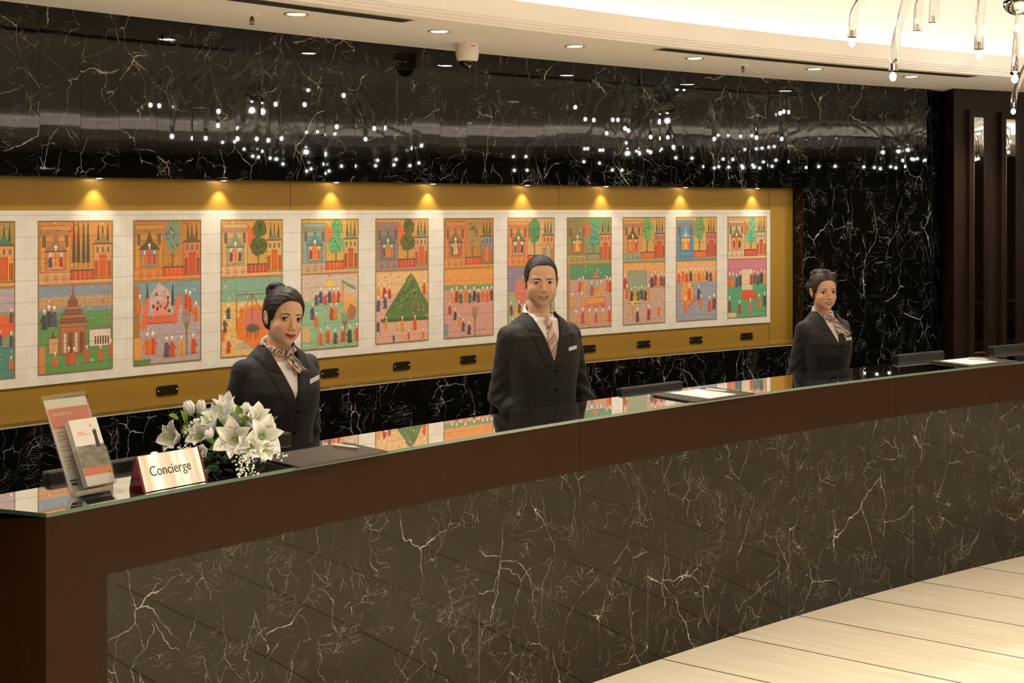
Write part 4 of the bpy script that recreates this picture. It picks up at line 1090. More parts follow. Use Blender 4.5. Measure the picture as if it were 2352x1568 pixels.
lily(506, 965, 4.24, (-.05, -.5, .95), .085, .8, .7, .2, .044); lily(537, 1006, 4.13, (-.05, -1, .25), .092, .95, 1.0, .5, .046); lily(604, 1000, 4.16, (.35, -.9, .25), .092, .95, .9, .1, .046)
lily(397, 1004, 4.15, (-.6, -.8, .25), .072, .9, 1.1, .3, .040); lily(545, 962, 4.3, (.15, -.3, 1), .07, .55, .5, .8, .04); lily(612, 1030, 4.14, (.6, -.7, -.2), .055, 1.0, 1.1, .9, .030)
lily(485, 975, 4.2, (-.2, -.5, .9), .06, .8, .6, .9, .036); lily(578, 975, 4.25, (.3, -.4, .9), .06, .8, .7, .2, .036)
lily(520, 940, 4.27, (-.1, -.35, 1), .075, .6, .5, .4, .04); lily(458, 1000, 4.14, (-.3, -1, .5), .060, .9, .9, .6, .034); lily(572, 1025, 4.12, (.2, -1, .1), .065, 1.0, 1.0, .2, .036); lily(590, 960, 4.24, (.4, -.5, .8), .068, .8, .8, .1, .038)
rose(463, 1037, 4.08, .036, (-.15, -1, .3)); rose(622, 980, 4.22, .028, (.6, -.6, .6))
# green balls and leaves
for (x, y, Y, r) in ((562, 962, 4.24, .017), (592, 950, 4.3, .024), (430, 985, 4.22, .02), (499, 1026, 4.12, .022)):
    c = fpos(x, y, Y); mb = MB()
    for k in range(46):
        a, b = fr_.uniform(0, 6.28), math.acos(fr_.uniform(-1, 1)); d = Vector((math.sin(b)*math.cos(a), math.sin(b)*math.sin(a), math.cos(b)))
        petal(mb, c, frame_of(d), 0, r*1.15, r*.55, .5, .2, 0, 3, 2)
    mb.build('green_pompon', M['leaf'] if r > .018 else M['bud_green'], fl)
for k in range(34):
    a = fr_.uniform(0, 2*PI); d = Vector((math.cos(a), math.sin(a)*.7-.2, fr_.uniform(.30, 1.0))); c = Vector((math.cos(a)*.05, math.sin(a)*.03, .05+fr_.uniform(0, .06)))
    mb = MB(); petal(mb, c, frame_of(d), fr_.uniform(0, 6.28), fr_.uniform(.08, .13), fr_.uniform(.03, .045), .6, .25, 0, 8, 4); solid(mb.build('leaf', M['leaf'] if k % 3 == 0 else M['leaf_dark'], fl), .0006)
for (x, y, L) in ((505, 1075, .07), (530, 1085, .06), (488, 1058, .06), (515, 1060, .07), (540, 1050, .06), (560, 1090, .05), (585, 1085, .05), (500, 1092, .045), (600, 1070, .05), (478, 1078, .05), (545, 1070, .06), (525, 1045, .06), (575, 1055, .06)):
    leafp(x, y, 4.13, (fr_.uniform(-.4, .4), -.9, fr_.uniform(.1, .9)), L, .036, M['leaf_dark'])
for (x, y, L) in ((428, 968, .06), (440, 990, .06), (420, 1000, .05), (445, 1015, .05), (500, 1020, .05), (566, 1020, .05), (580, 1010, .04), (620, 1050, .05), (598, 1060, .04), (552, 950, .05), (410, 960, .04)):
    leafp(x, y, 4.17, (fr_.uniform(-.6, .6), -.7, fr_.uniform(.2, .9)), L, .03, M['leaf'])
# baby's breath
mb = MB()
for (cx_, cy_, sx, sy, n, Y) in ((436, 990, 16, 16, 34, 4.13), (558, 1068, 26, 24, 75, 4.07), (425, 1030, 14, 10, 26, 4.1), (640, 1040, 14, 12, 22, 4.14), (575, 1040, 16, 8, 16, 4.08)):
    for k in range(n):
        p = fpos(cx_+fr_.gauss(0, sx*.6), cy_+fr_.gauss(0, sy*.6), Y+fr_.uniform(-.02, .02)); r = fr_.uniform(.0022, .0045)
        if p.z < .006: p.z = .008
        mb.ellip(p, (r, r, r), 6, 4)
mb2 = mb; o = mb2.build('babys_breath', M['petal'], fl); o['kind'] = 'stuff'
# dark bowl
mb = MB(); mb.lathe([(.0001, 0), (.075, 0), (.095, .02), (.10, .045), (.095, .05), (.0001, .05)], n=32); mb.build('bowl', M['black'], fl)

for c_ in fl.children_recursive:
    if c_.type == 'MESH':
        for v_ in c_.data.vertices:
            if v_.co.z < .003: v_.co.z = .003
# ---------------------------------------------------------------- glass arm chandeliers
YH = 5.5
HUB = Vector(((2339-1176)/FPX*YH, YH, EYE-(2-HZ)*YH/FPX))
def cpos(x, y, Y): return Vector(((x-1176)/FPX*Y, Y, EYE-(y-HZ)*Y/FPX))-HUB
ch = empty('chandelier', HUB); tag(ch, 'glass arm chandelier with a chrome ball at the top right corner', 'chandelier', 'glass arm chandeliers')
mb = MB(); mb.ellip((0, 0, .005), (.068, .068, .068), 28, 18); mb.build('chrome_ball', M['chrome'], ch)
mb = MB(); mb.tube([(0, 0, .06), (0, 0, ZU-HUB.z-.005)], .012, 12); mb.lathe([(.0001, -.03), (.07, -.02), (.075, .0)], (0, 0, ZU-HUB.z-.001), 24); mb.build('rod', M['chrome'], ch)
ends = [(cpos(1957, 96, 5.5), .34), (cpos(2051, 174, 5.2), .30), (cpos(2107, 80, 5.9), .30), (cpos(2143, 62, 5.7), .28), (cpos(2248, 124, 5.35), .26), (cpos(2331, 179, 5.4), .0), (cpos(2146, 50, 6.1), .3)]
cr = random.Random(5)
for k in range(11):
    a = math.radians(-75+k*15); r = cr.choice((.45, .6, .72)); ends.append((Vector((r*math.cos(a)+.12, r*math.sin(a), cr.choice((-.30, -.22, -.05, .12)))), .3))
for i, (E_, up_) in enumerate(ends):
    h = Vector((E_.x, E_.y, 0)); L = h.length
    if up_ == 0: path = [Vector((0, 0, -.05)), Vector((E_.x, E_.y, E_.z+.02))]
    else:
        top = max(.10, E_.z+.30)
        pts = [Vector((0, 0, .03)), h*.18+Vector((0, 0, top*.75)), h*.5+Vector((0, 0, top)), h*.82+Vector((0, 0, top*.62)), h*.97+Vector((0, 0, E_.z+.16)), h+Vector((0, 0, E_.z+.02))]
        path = []
        for s in range(len(pts)-1):
            p0, p1, p2, p3 = pts[max(0, s-1)], pts[s], pts[s+1], pts[min(len(pts)-1, s+2)]
            for q in range(5):
                t = q/5; path.append(.5*((2*p1)+(p2-p0)*t+(2*p0-5*p1+4*p2-p3)*t*t+(3*p1-p0-3*p2+p3)*t*t*t))
        path.append(pts[-1])
    n = len(path); rr = [.010+.010*(j/(n-1)) for j in range(n)]
    arm = None
    mb = MB(); mb.tube(path, rr, 12); arm = mb.build('glass_arm', M['lampglass'], ch)
    mb = MB(); mb.tube([E_+Vector((0, 0, .05)), E_+Vector((0, 0, .022))], .007, 8); mb.build('socket', M['chrome'], arm)
    mb = MB(); mb.ellip(E_-Vector((0, 0, .004)), (.0135, .0135, .018), 12, 8); mb.build('bulb', M['bulb'], arm)
CHS = [(9.3, 3.9), (9.9, 6.0), (10.7, 7.4), (3.9, 7.7)]
for i, (x, y) in enumerate(CHS):
    c = copy_tree(ch); c.location = (x, y, HUB.z); c.rotation_euler = (0, 0, cr.uniform(0, 6))
    del c['label']
    tag(c, 'glass arm chandelier seen only as light dots mirrored in the black marble wall', 'chandelier', 'glass arm chandeliers')
for (x, y) in [(HUB.x, HUB.y)]+CHS:
    l = light('POINT', (x, y, HUB.z-.12), 6, WARM, .02, 'chandelier_lamp')
# ---------------------------------------------------------------- people : implicit surfaces meshed by surface nets
F32 = np.float32
def snet(F, ax, ay, az):
    ins = F < 0
    c = np.zeros(tuple(n-1 for n in F.shape), np.uint8)
    for a in (0, 1):
        for b in (0, 1):
            for d in (0, 1): c += ins[a:F.shape[0]-1+a, b:F.shape[1]-1+b, d:F.shape[2]-1+d]
    I, J, K = np.nonzero((c > 0) & (c < 8)); n = len(I)
    vid = np.full(c.shape, -1, np.int32); vid[I, J, K] = np.arange(n)
    acc = np.zeros((n, 3)); cnt = np.zeros(n)
    cor = [(a, b, d) for a in (0, 1) for b in (0, 1) for d in (0, 1)]
    val = {q: F[I+q[0], J+q[1], K+q[2]].astype(float) for q in cor}
    for q in cor:
        for t in range(3):
            if q[t] == 0:
                r = list(q); r[t] = 1; r = tuple(r); f0, f1 = val[q], val[r]; s = (f0 < 0) != (f1 < 0)
                tt = np.where(s, f0/np.where(s, f0-f1, 1), 0)
                P = [ax[I+q[0]], ay[J+q[1]], az[K+q[2]]]; Q = [ax[I+r[0]], ay[J+r[1]], az[K+r[2]]]
                for m in range(3): acc[:, m] += np.where(s, P[m]+(Q[m]-P[m])*tt, 0)
                cnt += s
    V = acc/cnt[:, None]; quads = []
    def em(mask, o, flip_if):
        i, j, k = np.nonzero(mask); 
        g = [vid[i+a, j+b, k+d] for a, b, d in o]; g = np.stack(g, 1); fl = flip_if[i, j, k]
        ok = (g >= 0).all(1); g = g[ok]; fl = fl[ok]
        g[fl] = g[fl][:, ::-1]; quads.append(g)
    nx, ny, nz = F.shape
    m = np.zeros(F.shape, bool); m[:-1, 1:-1, 1:-1] = ins[:-1, 1:-1, 1:-1] != ins[1:, 1:-1, 1:-1]; em(m, [(0, -1, -1), (0, 0, -1), (0, 0, 0), (0, -1, 0)], ~ins)
    m = np.zeros(F.shape, bool); m[1:-1, :-1, 1:-1] = ins[1:-1, :-1, 1:-1] != ins[1:-1, 1:, 1:-1]; em(m, [(-1, 0, -1), (-1, 0, 0), (0, 0, 0), (0, 0, -1)], ~ins)
    m = np.zeros(F.shape, bool); m[1:-1, 1:-1, :-1] = ins[1:-1, 1:-1, :-1] != ins[1:-1, 1:-1, 1:]; em(m, [(-1, -1, 0), (0, -1, 0), (0, 0, 0), (-1, 0, 0)], ~ins)
    return V, np.concatenate(quads)
def smin(a, b, k):
    if k <= 0: return np.minimum(a, b)
    h = np.clip(.5+.5*(b-a)/k, 0, 1); return b+(a-b)*h-k*h*(1-h)
def smax(a, b, k): return -smin(-a, -b, k)
def d_cap(P, a, b, ra, rb):
    a = np.array(a); b = np.array(b); ba = b-a; L = float(ba@ba)
    px, py, pz = P[0]-a[0], P[1]-a[1], P[2]-a[2]
    t = np.clip((px*ba[0]+py*ba[1]+pz*ba[2])/L, 0, 1)
    return np.sqrt((px-ba[0]*t)**2+(py-ba[1]*t)**2+(pz-ba[2]*t)**2)-(ra+(rb-ra)*t)
def d_ell(P, c, r, R=None):
    q = [P[0]-c[0], P[1]-c[1], P[2]-c[2]]
    if R is not None: q = [R[0][i]*q[0]+R[1][i]*q[1]+R[2][i]*q[2] for i in range(3)]
    k0 = np.sqrt((q[0]/r[0])**2+(q[1]/r[1])**2+(q[2]/r[2])**2)
    k1 = np.sqrt((q[0]/r[0]**2)**2+(q[1]/r[1]**2)**2+(q[2]/r[2]**2)**2)+1e-9
    return k0*(k0-1)/k1
def axis(lo, hi, st, flo=None, fhi=None, fst=None):
    out = []; x = lo
    while x < hi:
        out.append(x); x += fst if (flo is not None and flo <= x < fhi) else st
    out.append(hi); return np.array(out)
def d_sup(P, c, r, e):
    return ((np.abs((P[0]-c[0])/r[0])**e+np.abs((P[1]-c[1])/r[1])**e+np.abs((P[2]-c[2])/r[2])**e)**(1/e)-1)*min(r)
class Grid:
    def __init__(s, ax, ay, az):
        s.ax, s.ay, s.az = ax, ay, az; s.F = np.full((len(ax), len(ay), len(az)), .08, F32)
    def box(s, lo, hi):
        r = []
        for A, l, h in zip((s.ax, s.ay, s.az), lo, hi): r.append(slice(max(0, np.searchsorted(A, l)-1), min(len(A), np.searchsorted(A, h)+1)))
        P = (s.ax[r[0]][:, None, None].astype(F32), s.ay[r[1]][None, :, None].astype(F32), s.az[r[2]][None, None, :].astype(F32))
        return tuple(r), P
    def apply(s, fn, lo, hi, k=.0, op='u'):
        r, P = s.box(lo, hi); d = fn(P)
        if op == 'u': s.F[r] = smin(s.F[r], d, k)
        elif op == 's': s.F[r] = smax(s.F[r], -d, k)
        else: s.F[r] = smax(s.F[r], d, k)
    def cap(s, a, b, ra, rb, k=.02, m=.06):
        lo = np.minimum(a, b)-max(ra, rb)-m; hi = np.maximum(a, b)+max(ra, rb)+m
        s.apply(lambda P: d_cap(P, a, b, ra, rb), lo, hi, k)
    def ell(s, c, r, k=.02, m=.05, R=None, op='u'):
        q = max(r); s.apply(lambda P: d_ell(P, c, r, R), [x-q-m for x in c], [x+q+m for x in c], k, op)
    def mesh(s, name, mt, parent, colf=None):
        V, Q = snet(s.F, s.ax, s.ay, s.az)
        me = bpy.data.meshes.new(name); me.from_pydata(V.tolist(), [], Q.tolist()); me.materials.append(mt)
        me.polygons.foreach_set('use_smooth', [True]*len(me.polygons))
        if colf is not None:
            ca = me.color_attributes.new('Col', 'FLOAT_COLOR', 'POINT'); C_ = colf(V); ca.data.foreach_set('color', np.concatenate([C_, np.ones((len(V), 1))], 1).ravel().astype(F32))
        me.update(); o = bpy.data.objects.new(name, me); COL.objects.link(o); o.parent = parent; return o
def head_sdf(P, male, fr=None, smile=1.0, open_=.0012):
    x, y, z = P; ax_ = np.abs(x); Q = (ax_, y, z)
    d = d_ell(P, (0, .012, .030), (.0745, .094, .086))
    d = smin(d, d_ell(P, (0, -.028, -.036), (.0600 if not male else .065, .056, .073)), .022)
    d = smin(d, d_ell(P, (0, -.014, -.060), (.051 if not male else .0605, .054, .042)), .024)
    d = smin(d, d_ell(P, (0, -.068, -.0975), (.017 if not male else .023, .017, .014)), .022)
    d = smin(d, d_ell(Q, (.035, -.055, -.033), (.020, .022, .018)), .018)                      # cheeks
    d = smin(d, d_ell(P, (0, -.064, -.066), (.027, .023, .026)), .018)                            # muzzle
    br = .0055 if male else .0035
    d = smin(d, d_cap(Q, (.014, -.078, .021), (.042, -.066, .019), br, br), .012)
    d = smax(d, -d_ell(Q, (.0320, -.097, .001), (.0175, .0165, .0095)), .009)                     # sockets
    d = smin(d, d_cap(P, (0, -.080, .004), (0, -.097, -.030), .0058, .0075), .009)
    d = smin(d, d_ell(P, (0, -.0985, -.0355), (.0088, .0095, .0080)), .006)
    d = smin(d, d_ell(Q, (.0112, -.0905, -.0395), (.0062, .0085, .0062)), .005)
    d = smax(d, -d_ell(Q, (.0058, -.0985, -.0445), (.0030, .0045, .0026)), .002)
    d = smin(d, np.sqrt((ax_-.0315)**2+(y+.0690)**2+z**2)-.0141, .0025)                         # lids
    eo = .0068 if not male else .0050
    zc = z+.0004-14*(ax_-.0315)**2*0
    d = smax(d, -d_ell((ax_, y, zc), (.0318, -.088, 0), (.0146, .0170, eo)), .0006)
    zs = z-smile*13.0*x*x                                                                          # lips follow the smile
    L = (x, y, zs); yw = y-5.5*x*x
    L = (x, yw, zs)
    d = smin(d, d_ell(L, (0, -.0875, -.0640), (.0255, .0060, .0036)), .003)
    d = smin(d, d_ell(L, (0, -.0868, -.0738), (.0215, .0070, .0048)), .003)
    d = smax(d, -d_ell(L, (0, -.0935, -.0687), (.0285, .0115, open_)), .0010)
    d = smax(d, -d_ell(P, (0, -.093, -.0845), (.014, .006, .003)), .005)
    d = smin(d, d_ell(Q, (.0765, .010, -.010), (.0075, .0175, .030), [(.97, 0, .24), (0, 1, 0), (-.24, 0, .97)]), .004)
    d = smax(d, -d_ell(Q, (.0850, .004, -.008), (.0055, .011, .018)), .003)
    return d
SK = np.array([.60, .33, .19])
def face_col(V, Hc, R, s, male, lip, skin):
    q = ((V-Hc)@R)/s; x, y, z = q[:, 0], q[:, 1], q[:, 2]; ax_ = np.abs(x)
    c = np.tile(np.array(skin), (len(V), 1)); front = (y < -.03)
    def mixc(m, col): 
        nonlocal c; m = np.clip(m, 0, 1)[:, None]; c = c*(1-m)+np.array(col)*m
    g = lambda cx, cz, rx, rz: np.exp(-(((ax_-cx)/rx)**2+((z-cz)/rz)**2))*front
    mixc(.35*g(.038, -.035, .018, .014), np.array(skin)*[1.15, .72, .68])
    mixc(.30*g(0, -.036, .012, .010), np.array(skin)*[1.1, .72, .68])
    mixc((.10 if male else .42)*g(.0315, .006, .017, .008), np.array(skin)*[.55, .42, .40])
    zs = z-13.0*x*x; m = 1-((x/.0275)**2+((zs+.0688)/.0090)**2); inside = (zs > -.0687)
    mixc(np.clip(m*5, 0, 1)*(y < -.068), np.array(lip))
    if male:
        b = np.clip(1.2-(((ax_)/.062)**2+((z+.080)/.048)**2), 0, 1)*(y < -.0)*(1-np.clip(m*5+.6, 0, 1)); mixc(.38*np.clip(b*2, 0, 1), np.array(skin)*[.55, .56, .60])
    return c
def skin_mat(name):
    m = mat(name, (1, 1, 1, 1), .48, 0, .4); t = NT(m); v = t.add('ShaderNodeVertexColor'); v.layer_name = 'Col'
    n = t.noise(t.obj(), 60, 4, .6); t.l.new(t.mix(t.map(n.outputs[0], .3, .7, 0, .12), v.outputs[0], (.42, .20, .12, 1)), t.b.inputs['Base Color'])
    t.b.inputs['Subsurface Weight'].default_value = .12; t.b.inputs['Subsurface Radius'].default_value = (.012, .005, .003); t.b.inputs['Subsurface Scale'].default_value = .6
    return m
M['skin'] = skin_mat('skin')
def hairmat(name, c1, c2, sc=1):
    m = mat(name, c1, .45, 0, .28); t = NT(m)
    n = t.noise(t.mapping(t.obj(), (60*sc, 22*sc, 260*sc), (.5, 0, 0)), 1.2, 4, .6, .6)
    t.l.new(t.mix(t.map(n.outputs[0], .35, .7), c1, c2), t.b.inputs['Base Color']); t.bump(n.outputs[0], .6, .004); return m
M['hair_dark'] = hairmat('dark_brown_hair', (.006, .0035, .0025, 1), (.026, .014, .008, 1))
M['hair_curly'] = hairmat('brown_curly_hair', (.010, .0055, .003, 1), (.060, .032, .016, 1), 1.4)
M['hair_short'] = hairmat('short_dark_hair', (.010, .007, .005, 1), (.035, .022, .014, 1), 2)
M['brow'] = mat('eyebrow_hair', (.018, .010, .007, 1), .8)
def suitmat(name, c):
    m = mat(name, c, .72, 0, .3); t = NT(m); b = t.b; b.inputs['Sheen Weight'].default_value = .08
    n = t.noise(t.obj(), 9, 3, .5, 1.2); t.bump(n.outputs[0], .35, .02); return m
M['suit'] = suitmat('black_navy_suit_cloth', (.0115, .0098, .0095, 1)); M['suit_m'] = suitmat('charcoal_suit_cloth', (.0175, .0150, .0130, 1))
M['shirt'] = mat('white_shirt_cotton', srgb(232, 226, 226), .65)
M['eye_white'] = mat('eye_white', (.62, .56, .50, 1), .12); M['iris'] = mat('brown_iris', (.030, .014, .007, 1), .08); M['pupil'] = mat('pupil', (.002, .002, .002, 1), .05)
M['teeth'] = mat('teeth', (.85, .80, .72, 1), .25); M['badge'] = mat('white_name_badge', srgb(238, 232, 225), .3)
def stripes(name, stops, sc, rot):
    m = mat(name, (1, 1, 1, 1), .5, 0, .35); t = NT(m)
    v = t.mapping(t.uv(), (1, 1, 1), (0, 0, rot)); sp = t.add('ShaderNodeSeparateXYZ'); t.l.new(v, sp.inputs[0])
    f = t.math('FRACT', t.math('ADD', t.math('MULTIPLY', sp.outputs[0], sc), 50.0))
    r = t.ramp(f, stops); r.node.color_ramp.interpolation = 'CONSTANT'; t.l.new(r, t.b.inputs['Base Color']); return m
M['tie'] = stripes('striped_pink_tie', [(0, srgb(206, 176, 162)), (.40, srgb(120, 60, 50)), (.52, srgb(214, 190, 176)), (.70, srgb(90, 58, 50)), (.78, srgb(200, 166, 152))], 26, .75)
M['scarf'] = stripes('striped_scarf', [(0, srgb(206, 186, 172)), (.30, srgb(96, 40, 40)), (.42, srgb(225, 212, 200)), (.62, srgb(120, 96, 84)), (.74, srgb(200, 178, 160)), (.90, srgb(40, 28, 28))], 30, .6)
def Rz(a): c, s = math.cos(a), math.sin(a); return np.array([[c, -s, 0], [s, c, 0], [0, 0, 1.]])
def Rx(a): c, s = math.cos(a), math.sin(a); return np.array([[1, 0, 0], [0, c, -s], [0, s, c]])
def Ry(a): c, s = math.cos(a), math.sin(a); return np.array([[c, 0, s], [0, 1, 0], [-s, 0, c]])
def hand_pts(w, d, nrm, side):
    # wrist w, direction d of the fingers, nrm = palm side ; returns palm ellipsoid and finger chains
    w, d, nrm = [np.array(v, float) for v in (w, d, nrm)]; d /= np.linalg.norm(d); nrm -= d*(nrm@d); nrm /= np.linalg.norm(nrm); a = np.cross(d, nrm)*side
    ch = []
    for k, (o, L) in enumerate(((-.030, .062), (-.010, .072), (.010, .068), (.028, .054))):
        p0 = w+d*.085+a*o; p1 = p0+(d*.9+nrm*.35)/1*L*.42; p2 = p1+(d*.55+nrm*.8)*L*.36; p3 = p2+(d*.15+nrm*.95)*L*.26
        ch.append([p0-d*.03, p0, p1, p2, p3])
    t0 = w+d*.025-a*.028; ch.append([t0, t0+(d*.5-a*.6+nrm*.3)*.045, t0+(d*.9-a*.75+nrm*.75)*.072])
    return w+d*.05, d, nrm, a, ch
def person(name_label, loc, yaw, eye_z, s, male, hyaw, hroll, hpitch, prof, sh_z, sh_x, arms, spec):
    root_loc = Vector((loc[0], loc[1], 0)); 
    cam_local = Rz(-yaw)@(np.array([0-loc[0], 0-loc[1], 0]))+np.array([0, 0, EYE])
    Hc = np.array([spec.get('hx', 0), spec.get('hy', -.02), eye_z]); R = Rz(hyaw)@Rx(hpitch)@Ry(hroll)
    zt = [p[0] for p in prof]; A = [p[1] for p in prof]; B = [p[2] for p in prof]; YO = [p[3] for p in prof]
    def torso(P, off=0.0):
        a = np.interp(P[2], zt, A).astype(F32)+off; b = np.interp(P[2], zt, B).astype(F32)+off; yo = np.interp(P[2], zt, YO).astype(F32)
        e = 2.35; r = (np.abs(P[0]/a)**e+np.abs((P[1]-yo)/b)**e)**(1/e); d = (r-1)*np.minimum(a, b)
        return np.maximum(d, np.maximum(P[2]-(zt[-1]+off*.5), zt[0]-P[2]))
    opn = spec.get('open', .0012)
    hs = lambda P: s*head_sdf([sum((P[m]-Hc[m])*R[m, i] for m in range(3))/s for i in range(3)], male, None, 1.0, opn)
    # ---- body, one continuous surface
    hb = .135*s
    G = Grid(axis(-.46, .46, .007, Hc[0]-.10, Hc[0]+.10, .0019), axis(-.34, .26, .007, Hc[1]-.125, Hc[1]+.125, .0019), axis(-.004, eye_z+.16, .007, eye_z-.135, eye_z+.14, .0019))
    G.apply(lambda P: torso(P, -.012), (-.4, -.3, .7), (.4, .3, 2), .0)
    nb = Hc+R@np.array([0, .034, -.060])*s; nr = .052 if male else .042
    G.cap(np.array([0, .024, sh_z-.05]), nb, nr*1.06, nr*.98, .015)
    legs = []
    for sd in (-1, 1):
        hip, kn, an = np.array([sd*.085, .0, .90]), np.array([sd*.09, -.015, .49]), np.array([sd*.09, .02, .09])
        G.cap(hip, kn, .078, .055, .02); G.cap(kn, an, .052, .036, .02); G.ell((sd*.095, -.045, .035), (.040, .115, .034), .02)
        legs.append((hip, kn, an))
    hands = []
    for sd, (sh, el, wr, fd, fn) in zip((-1, 1), arms):
        sh, el, wr = map(np.array, (sh, el, wr)); ra = .046 if male else .037
        G.cap(sh, el, ra, ra*.82, .025); G.cap(el, wr, ra*.82, ra*.55, .015)
        pc, d, nn, a, chs = hand_pts(wr, fd, fn, sd)
        Rm = np.stack([d, a, nn])     # rows are the axes
        G.ell(tuple(pc), (.048, .040, .016), .008, .05, [(d[0], a[0], nn[0]), (d[1], a[1], nn[1]), (d[2], a[2], nn[2])])
        for ci, c_ in enumerate(chs):
            r0 = .0105 if ci < 4 else .0115
            for i in range(len(c_)-1): G.cap(c_[i], c_[i+1], r0-.0008*i, r0-.0008*(i+1), .003, .02)
        hands.append(wr)
    G.apply(hs, (Hc[0]-.16, Hc[1]-.16, eye_z-.16), (Hc[0]+.16, Hc[1]+.16, eye_z+.16), .007)
    G.apply(lambda P: -P[2]+0*P[0]+0*P[1]+.004, (-.5, -.4, -.01), (.5, .3, .12), .0, 'i')
    skin = spec['skin']
    body = G.mesh('person', M['skin'], None, lambda V: face_col(V, Hc, R, s, male, spec['lip'], skin))
    body.location = root_loc; body.rotation_euler = (0, 0, yaw)
    tag(body, name_label, 'person')
    def W(p): return Vector(tuple(Hc+R@(np.array(p)*s)))        # head local -> body local
    # surface lookup on the head
    ys = np.linspace(-.14, 0, 281)
    def sy(x, z):
        f = head_sdf([np.full_like(ys, x), ys, np.full_like(ys, z)], male, None, 1.0, opn); i = np.argmax(f < 0); return ys[i] if f.min() < 0 else -.07
    # ---- eyes
    camh = (R.T@(cam_local-Hc))/s
    for sd in (-1, 1):
        ec = np.array([sd*.0315, -.0690, 0]); g = Vector(tuple(camh-ec)).normalized()
        mb = MB(); mb.ellip(tuple(ec), (.0127,)*3, 20, 14); mb.v = [tuple(W(v)) for v in mb.v]; eye = mb.build('eye', M['eye_white'], body)
        Fm = frame_of(g)
        for nm, rr, ang, mt in (('iris', .01285, .53, M['iris']), ('pupil', .01295, .20, M['pupil'])):
            mb = MB(); P = []
            for i in range(6):
                th = ang*i/5; P.append([Vector(ec)+Fm @ Vector((rr*math.sin(th)*math.cos(2*PI*j/18), rr*math.sin(th)*math.sin(2*PI*j/18), rr*math.cos(th))) for j in range(18)])
            mb.grid(P, 0, True, False, True); mb.v = [tuple(W(v)) for v in mb.v]; mb.build(nm, mt, eye)
        mb = MB()
        wl = (.0019 if not male else .0008)
        for up_ in (1, -1):
            pts = []; 
            for t in np.linspace(.02, .98, 13):
                a = PI*(1-t); dx = .0139*math.cos(a); dz = (.0067 if not male else .0050)*math.sin(a)*up_*1.02
                dy = math.sqrt(max(1e-8, .0144**2-dx*dx-dz*dz)); pts.append(Vector((ec[0]+dx, ec[1]-dy-.0002, dz-.0004)))
            mb.tube([W(p) for p in pts], [wl*(1.0 if up_ > 0 else .35)*(.45+.75*math.sin(PI*(i/12)))+.0001 for i in range(13)], 6)
        if not male:
            e = Vector((ec[0]+sd*.0136, ec[1]-.006, .0004)); mb.tube([W(e), W(e+Vector((sd*.0022, .002, .0012)))], [.0010*s, .0002], 6)
        mb.build('eyelashes', M['brow'], body)
        mb = MB(); sm = []
        for i in range(15):
            t = i/14; bx_ = (.0120+.0345*t) if not male else (.0125+.0345*t)
            bz_ = (.0165+.0052*math.sin(PI*min(1, t*.80+.05))-.0012*t) if not male else (.0128+.0036*math.sin(PI*min(1, t*.85+.05))-.001*t)
            sm.append(Vector((sd*bx_, float(sy(bx_, bz_))-.0002, bz_)))
        w0 = .0026 if not male else .0036
        P = []
        for i, p in enumerate(sm):
            t = i/(len(sm)-1); ww = w0*(1-t)**.55*min(1, .45+t*5)+.0002
            P.append([W(p+Vector((0, -.0009*math.cos(th), ww*math.sin(th)))) for th in np.linspace(0, 2*PI, 9)[:-1]])
        mb.grid(P, 0, True, False, True); mb.face(P[0]); mb.face(P[-1]); mb.build('eyebrow', M['brow'], body)
    if opn > .002:
        mb = MB(); P = []
        for i in range(13):
            x = -.0235+.047*i/12; yy = -.0838+5.5*x*x; zz = 13.0*x*x
            P.append([W((x, yy, -.0655+zz)), W((x, yy-.0004, -.0687+zz)), W((x, yy, -.0720+zz))])
        mb.grid(P, 0, True); mb.build('teeth', M['teeth'], body)
    # ---- hair
    hk = spec['hair']; HG = Grid(axis(Hc[0]-.15, Hc[0]+.15, .0034), axis(Hc[1]-.15, Hc[1]+.20, .0034), axis(eye_z-.16, eye_z+.175, .0034))
    def toh(P): return [sum((P[m]-Hc[m])*R[m, i] for m in range(3))/s for i in range(3)]
    def hair(P):
        q = toh(P); x, y, z = q; ax_ = np.abs(x); Q = (ax_, y, z)
        if hk == 'short':
            nz = .0006*np.sin(x*420+y*160)*np.sin(z*300+y*200)
            d = d_ell(q, (0, .013, .0305), (.0775, .0975, .0895))+nz
            d = smin(d, d_ell(q, (0, .045, -.02), (.062, .062, .06)), .02)
            d = smax(d, -d_sup(q, (0, -.086, -.022), (.0680, .080, .099), 3.2), .003)                     # face opening
            d = smax(d, -d_ell(Q, (.080, -.050, -.045), (.030, .050, .050)), .003)                   # in front of the ear
            d = smax(d, -d_ell(Q, (.086, .010, -.012), (.022, .024, .036)), .003)                    # round the ear
            d = smax(d, -(z+.068-.35*(y-.03)), .006)
        else:
            nz = .0012*np.sin(x*130+z*90)*np.sin(z*160+y*120) if hk == 'bun' else .0035*np.sin(x*190+z*150+4*np.sin(y*70))*np.sin(z*170-y*140+3*np.sin(x*90))
            d = d_ell(q, (0, .016, .034), (.0830, .1020, .0945))+nz
            d = smin(d, d_ell(q, (0, .050, -.015), (.066, .062, .062)), .025)
            d = smin(d, d_ell(q, (-.010, .086, .096) if hk == 'bun' else (0, .082, .088), (.046, .042, .041))+nz*1.5, .004 if hk == 'bun' else .016)
            if hk == 'bun':
                d = smin(d, d_ell(q, (-.022, .066, .118), (.032, .026, .020)), .004)
            else:
                for cx_, cy_, cz_ in ((-.04, .03, .115), (.0, -.02, .118), (.035, .02, .112), (-.065, .02, .07), (.05, -.03, .10), (-.03, .09, .10), (.03, .10, .07), (-.07, .05, .03)): d = smin(d, d_ell(q, (cx_, cy_, cz_), (.022, .020, .018))+nz, .008)
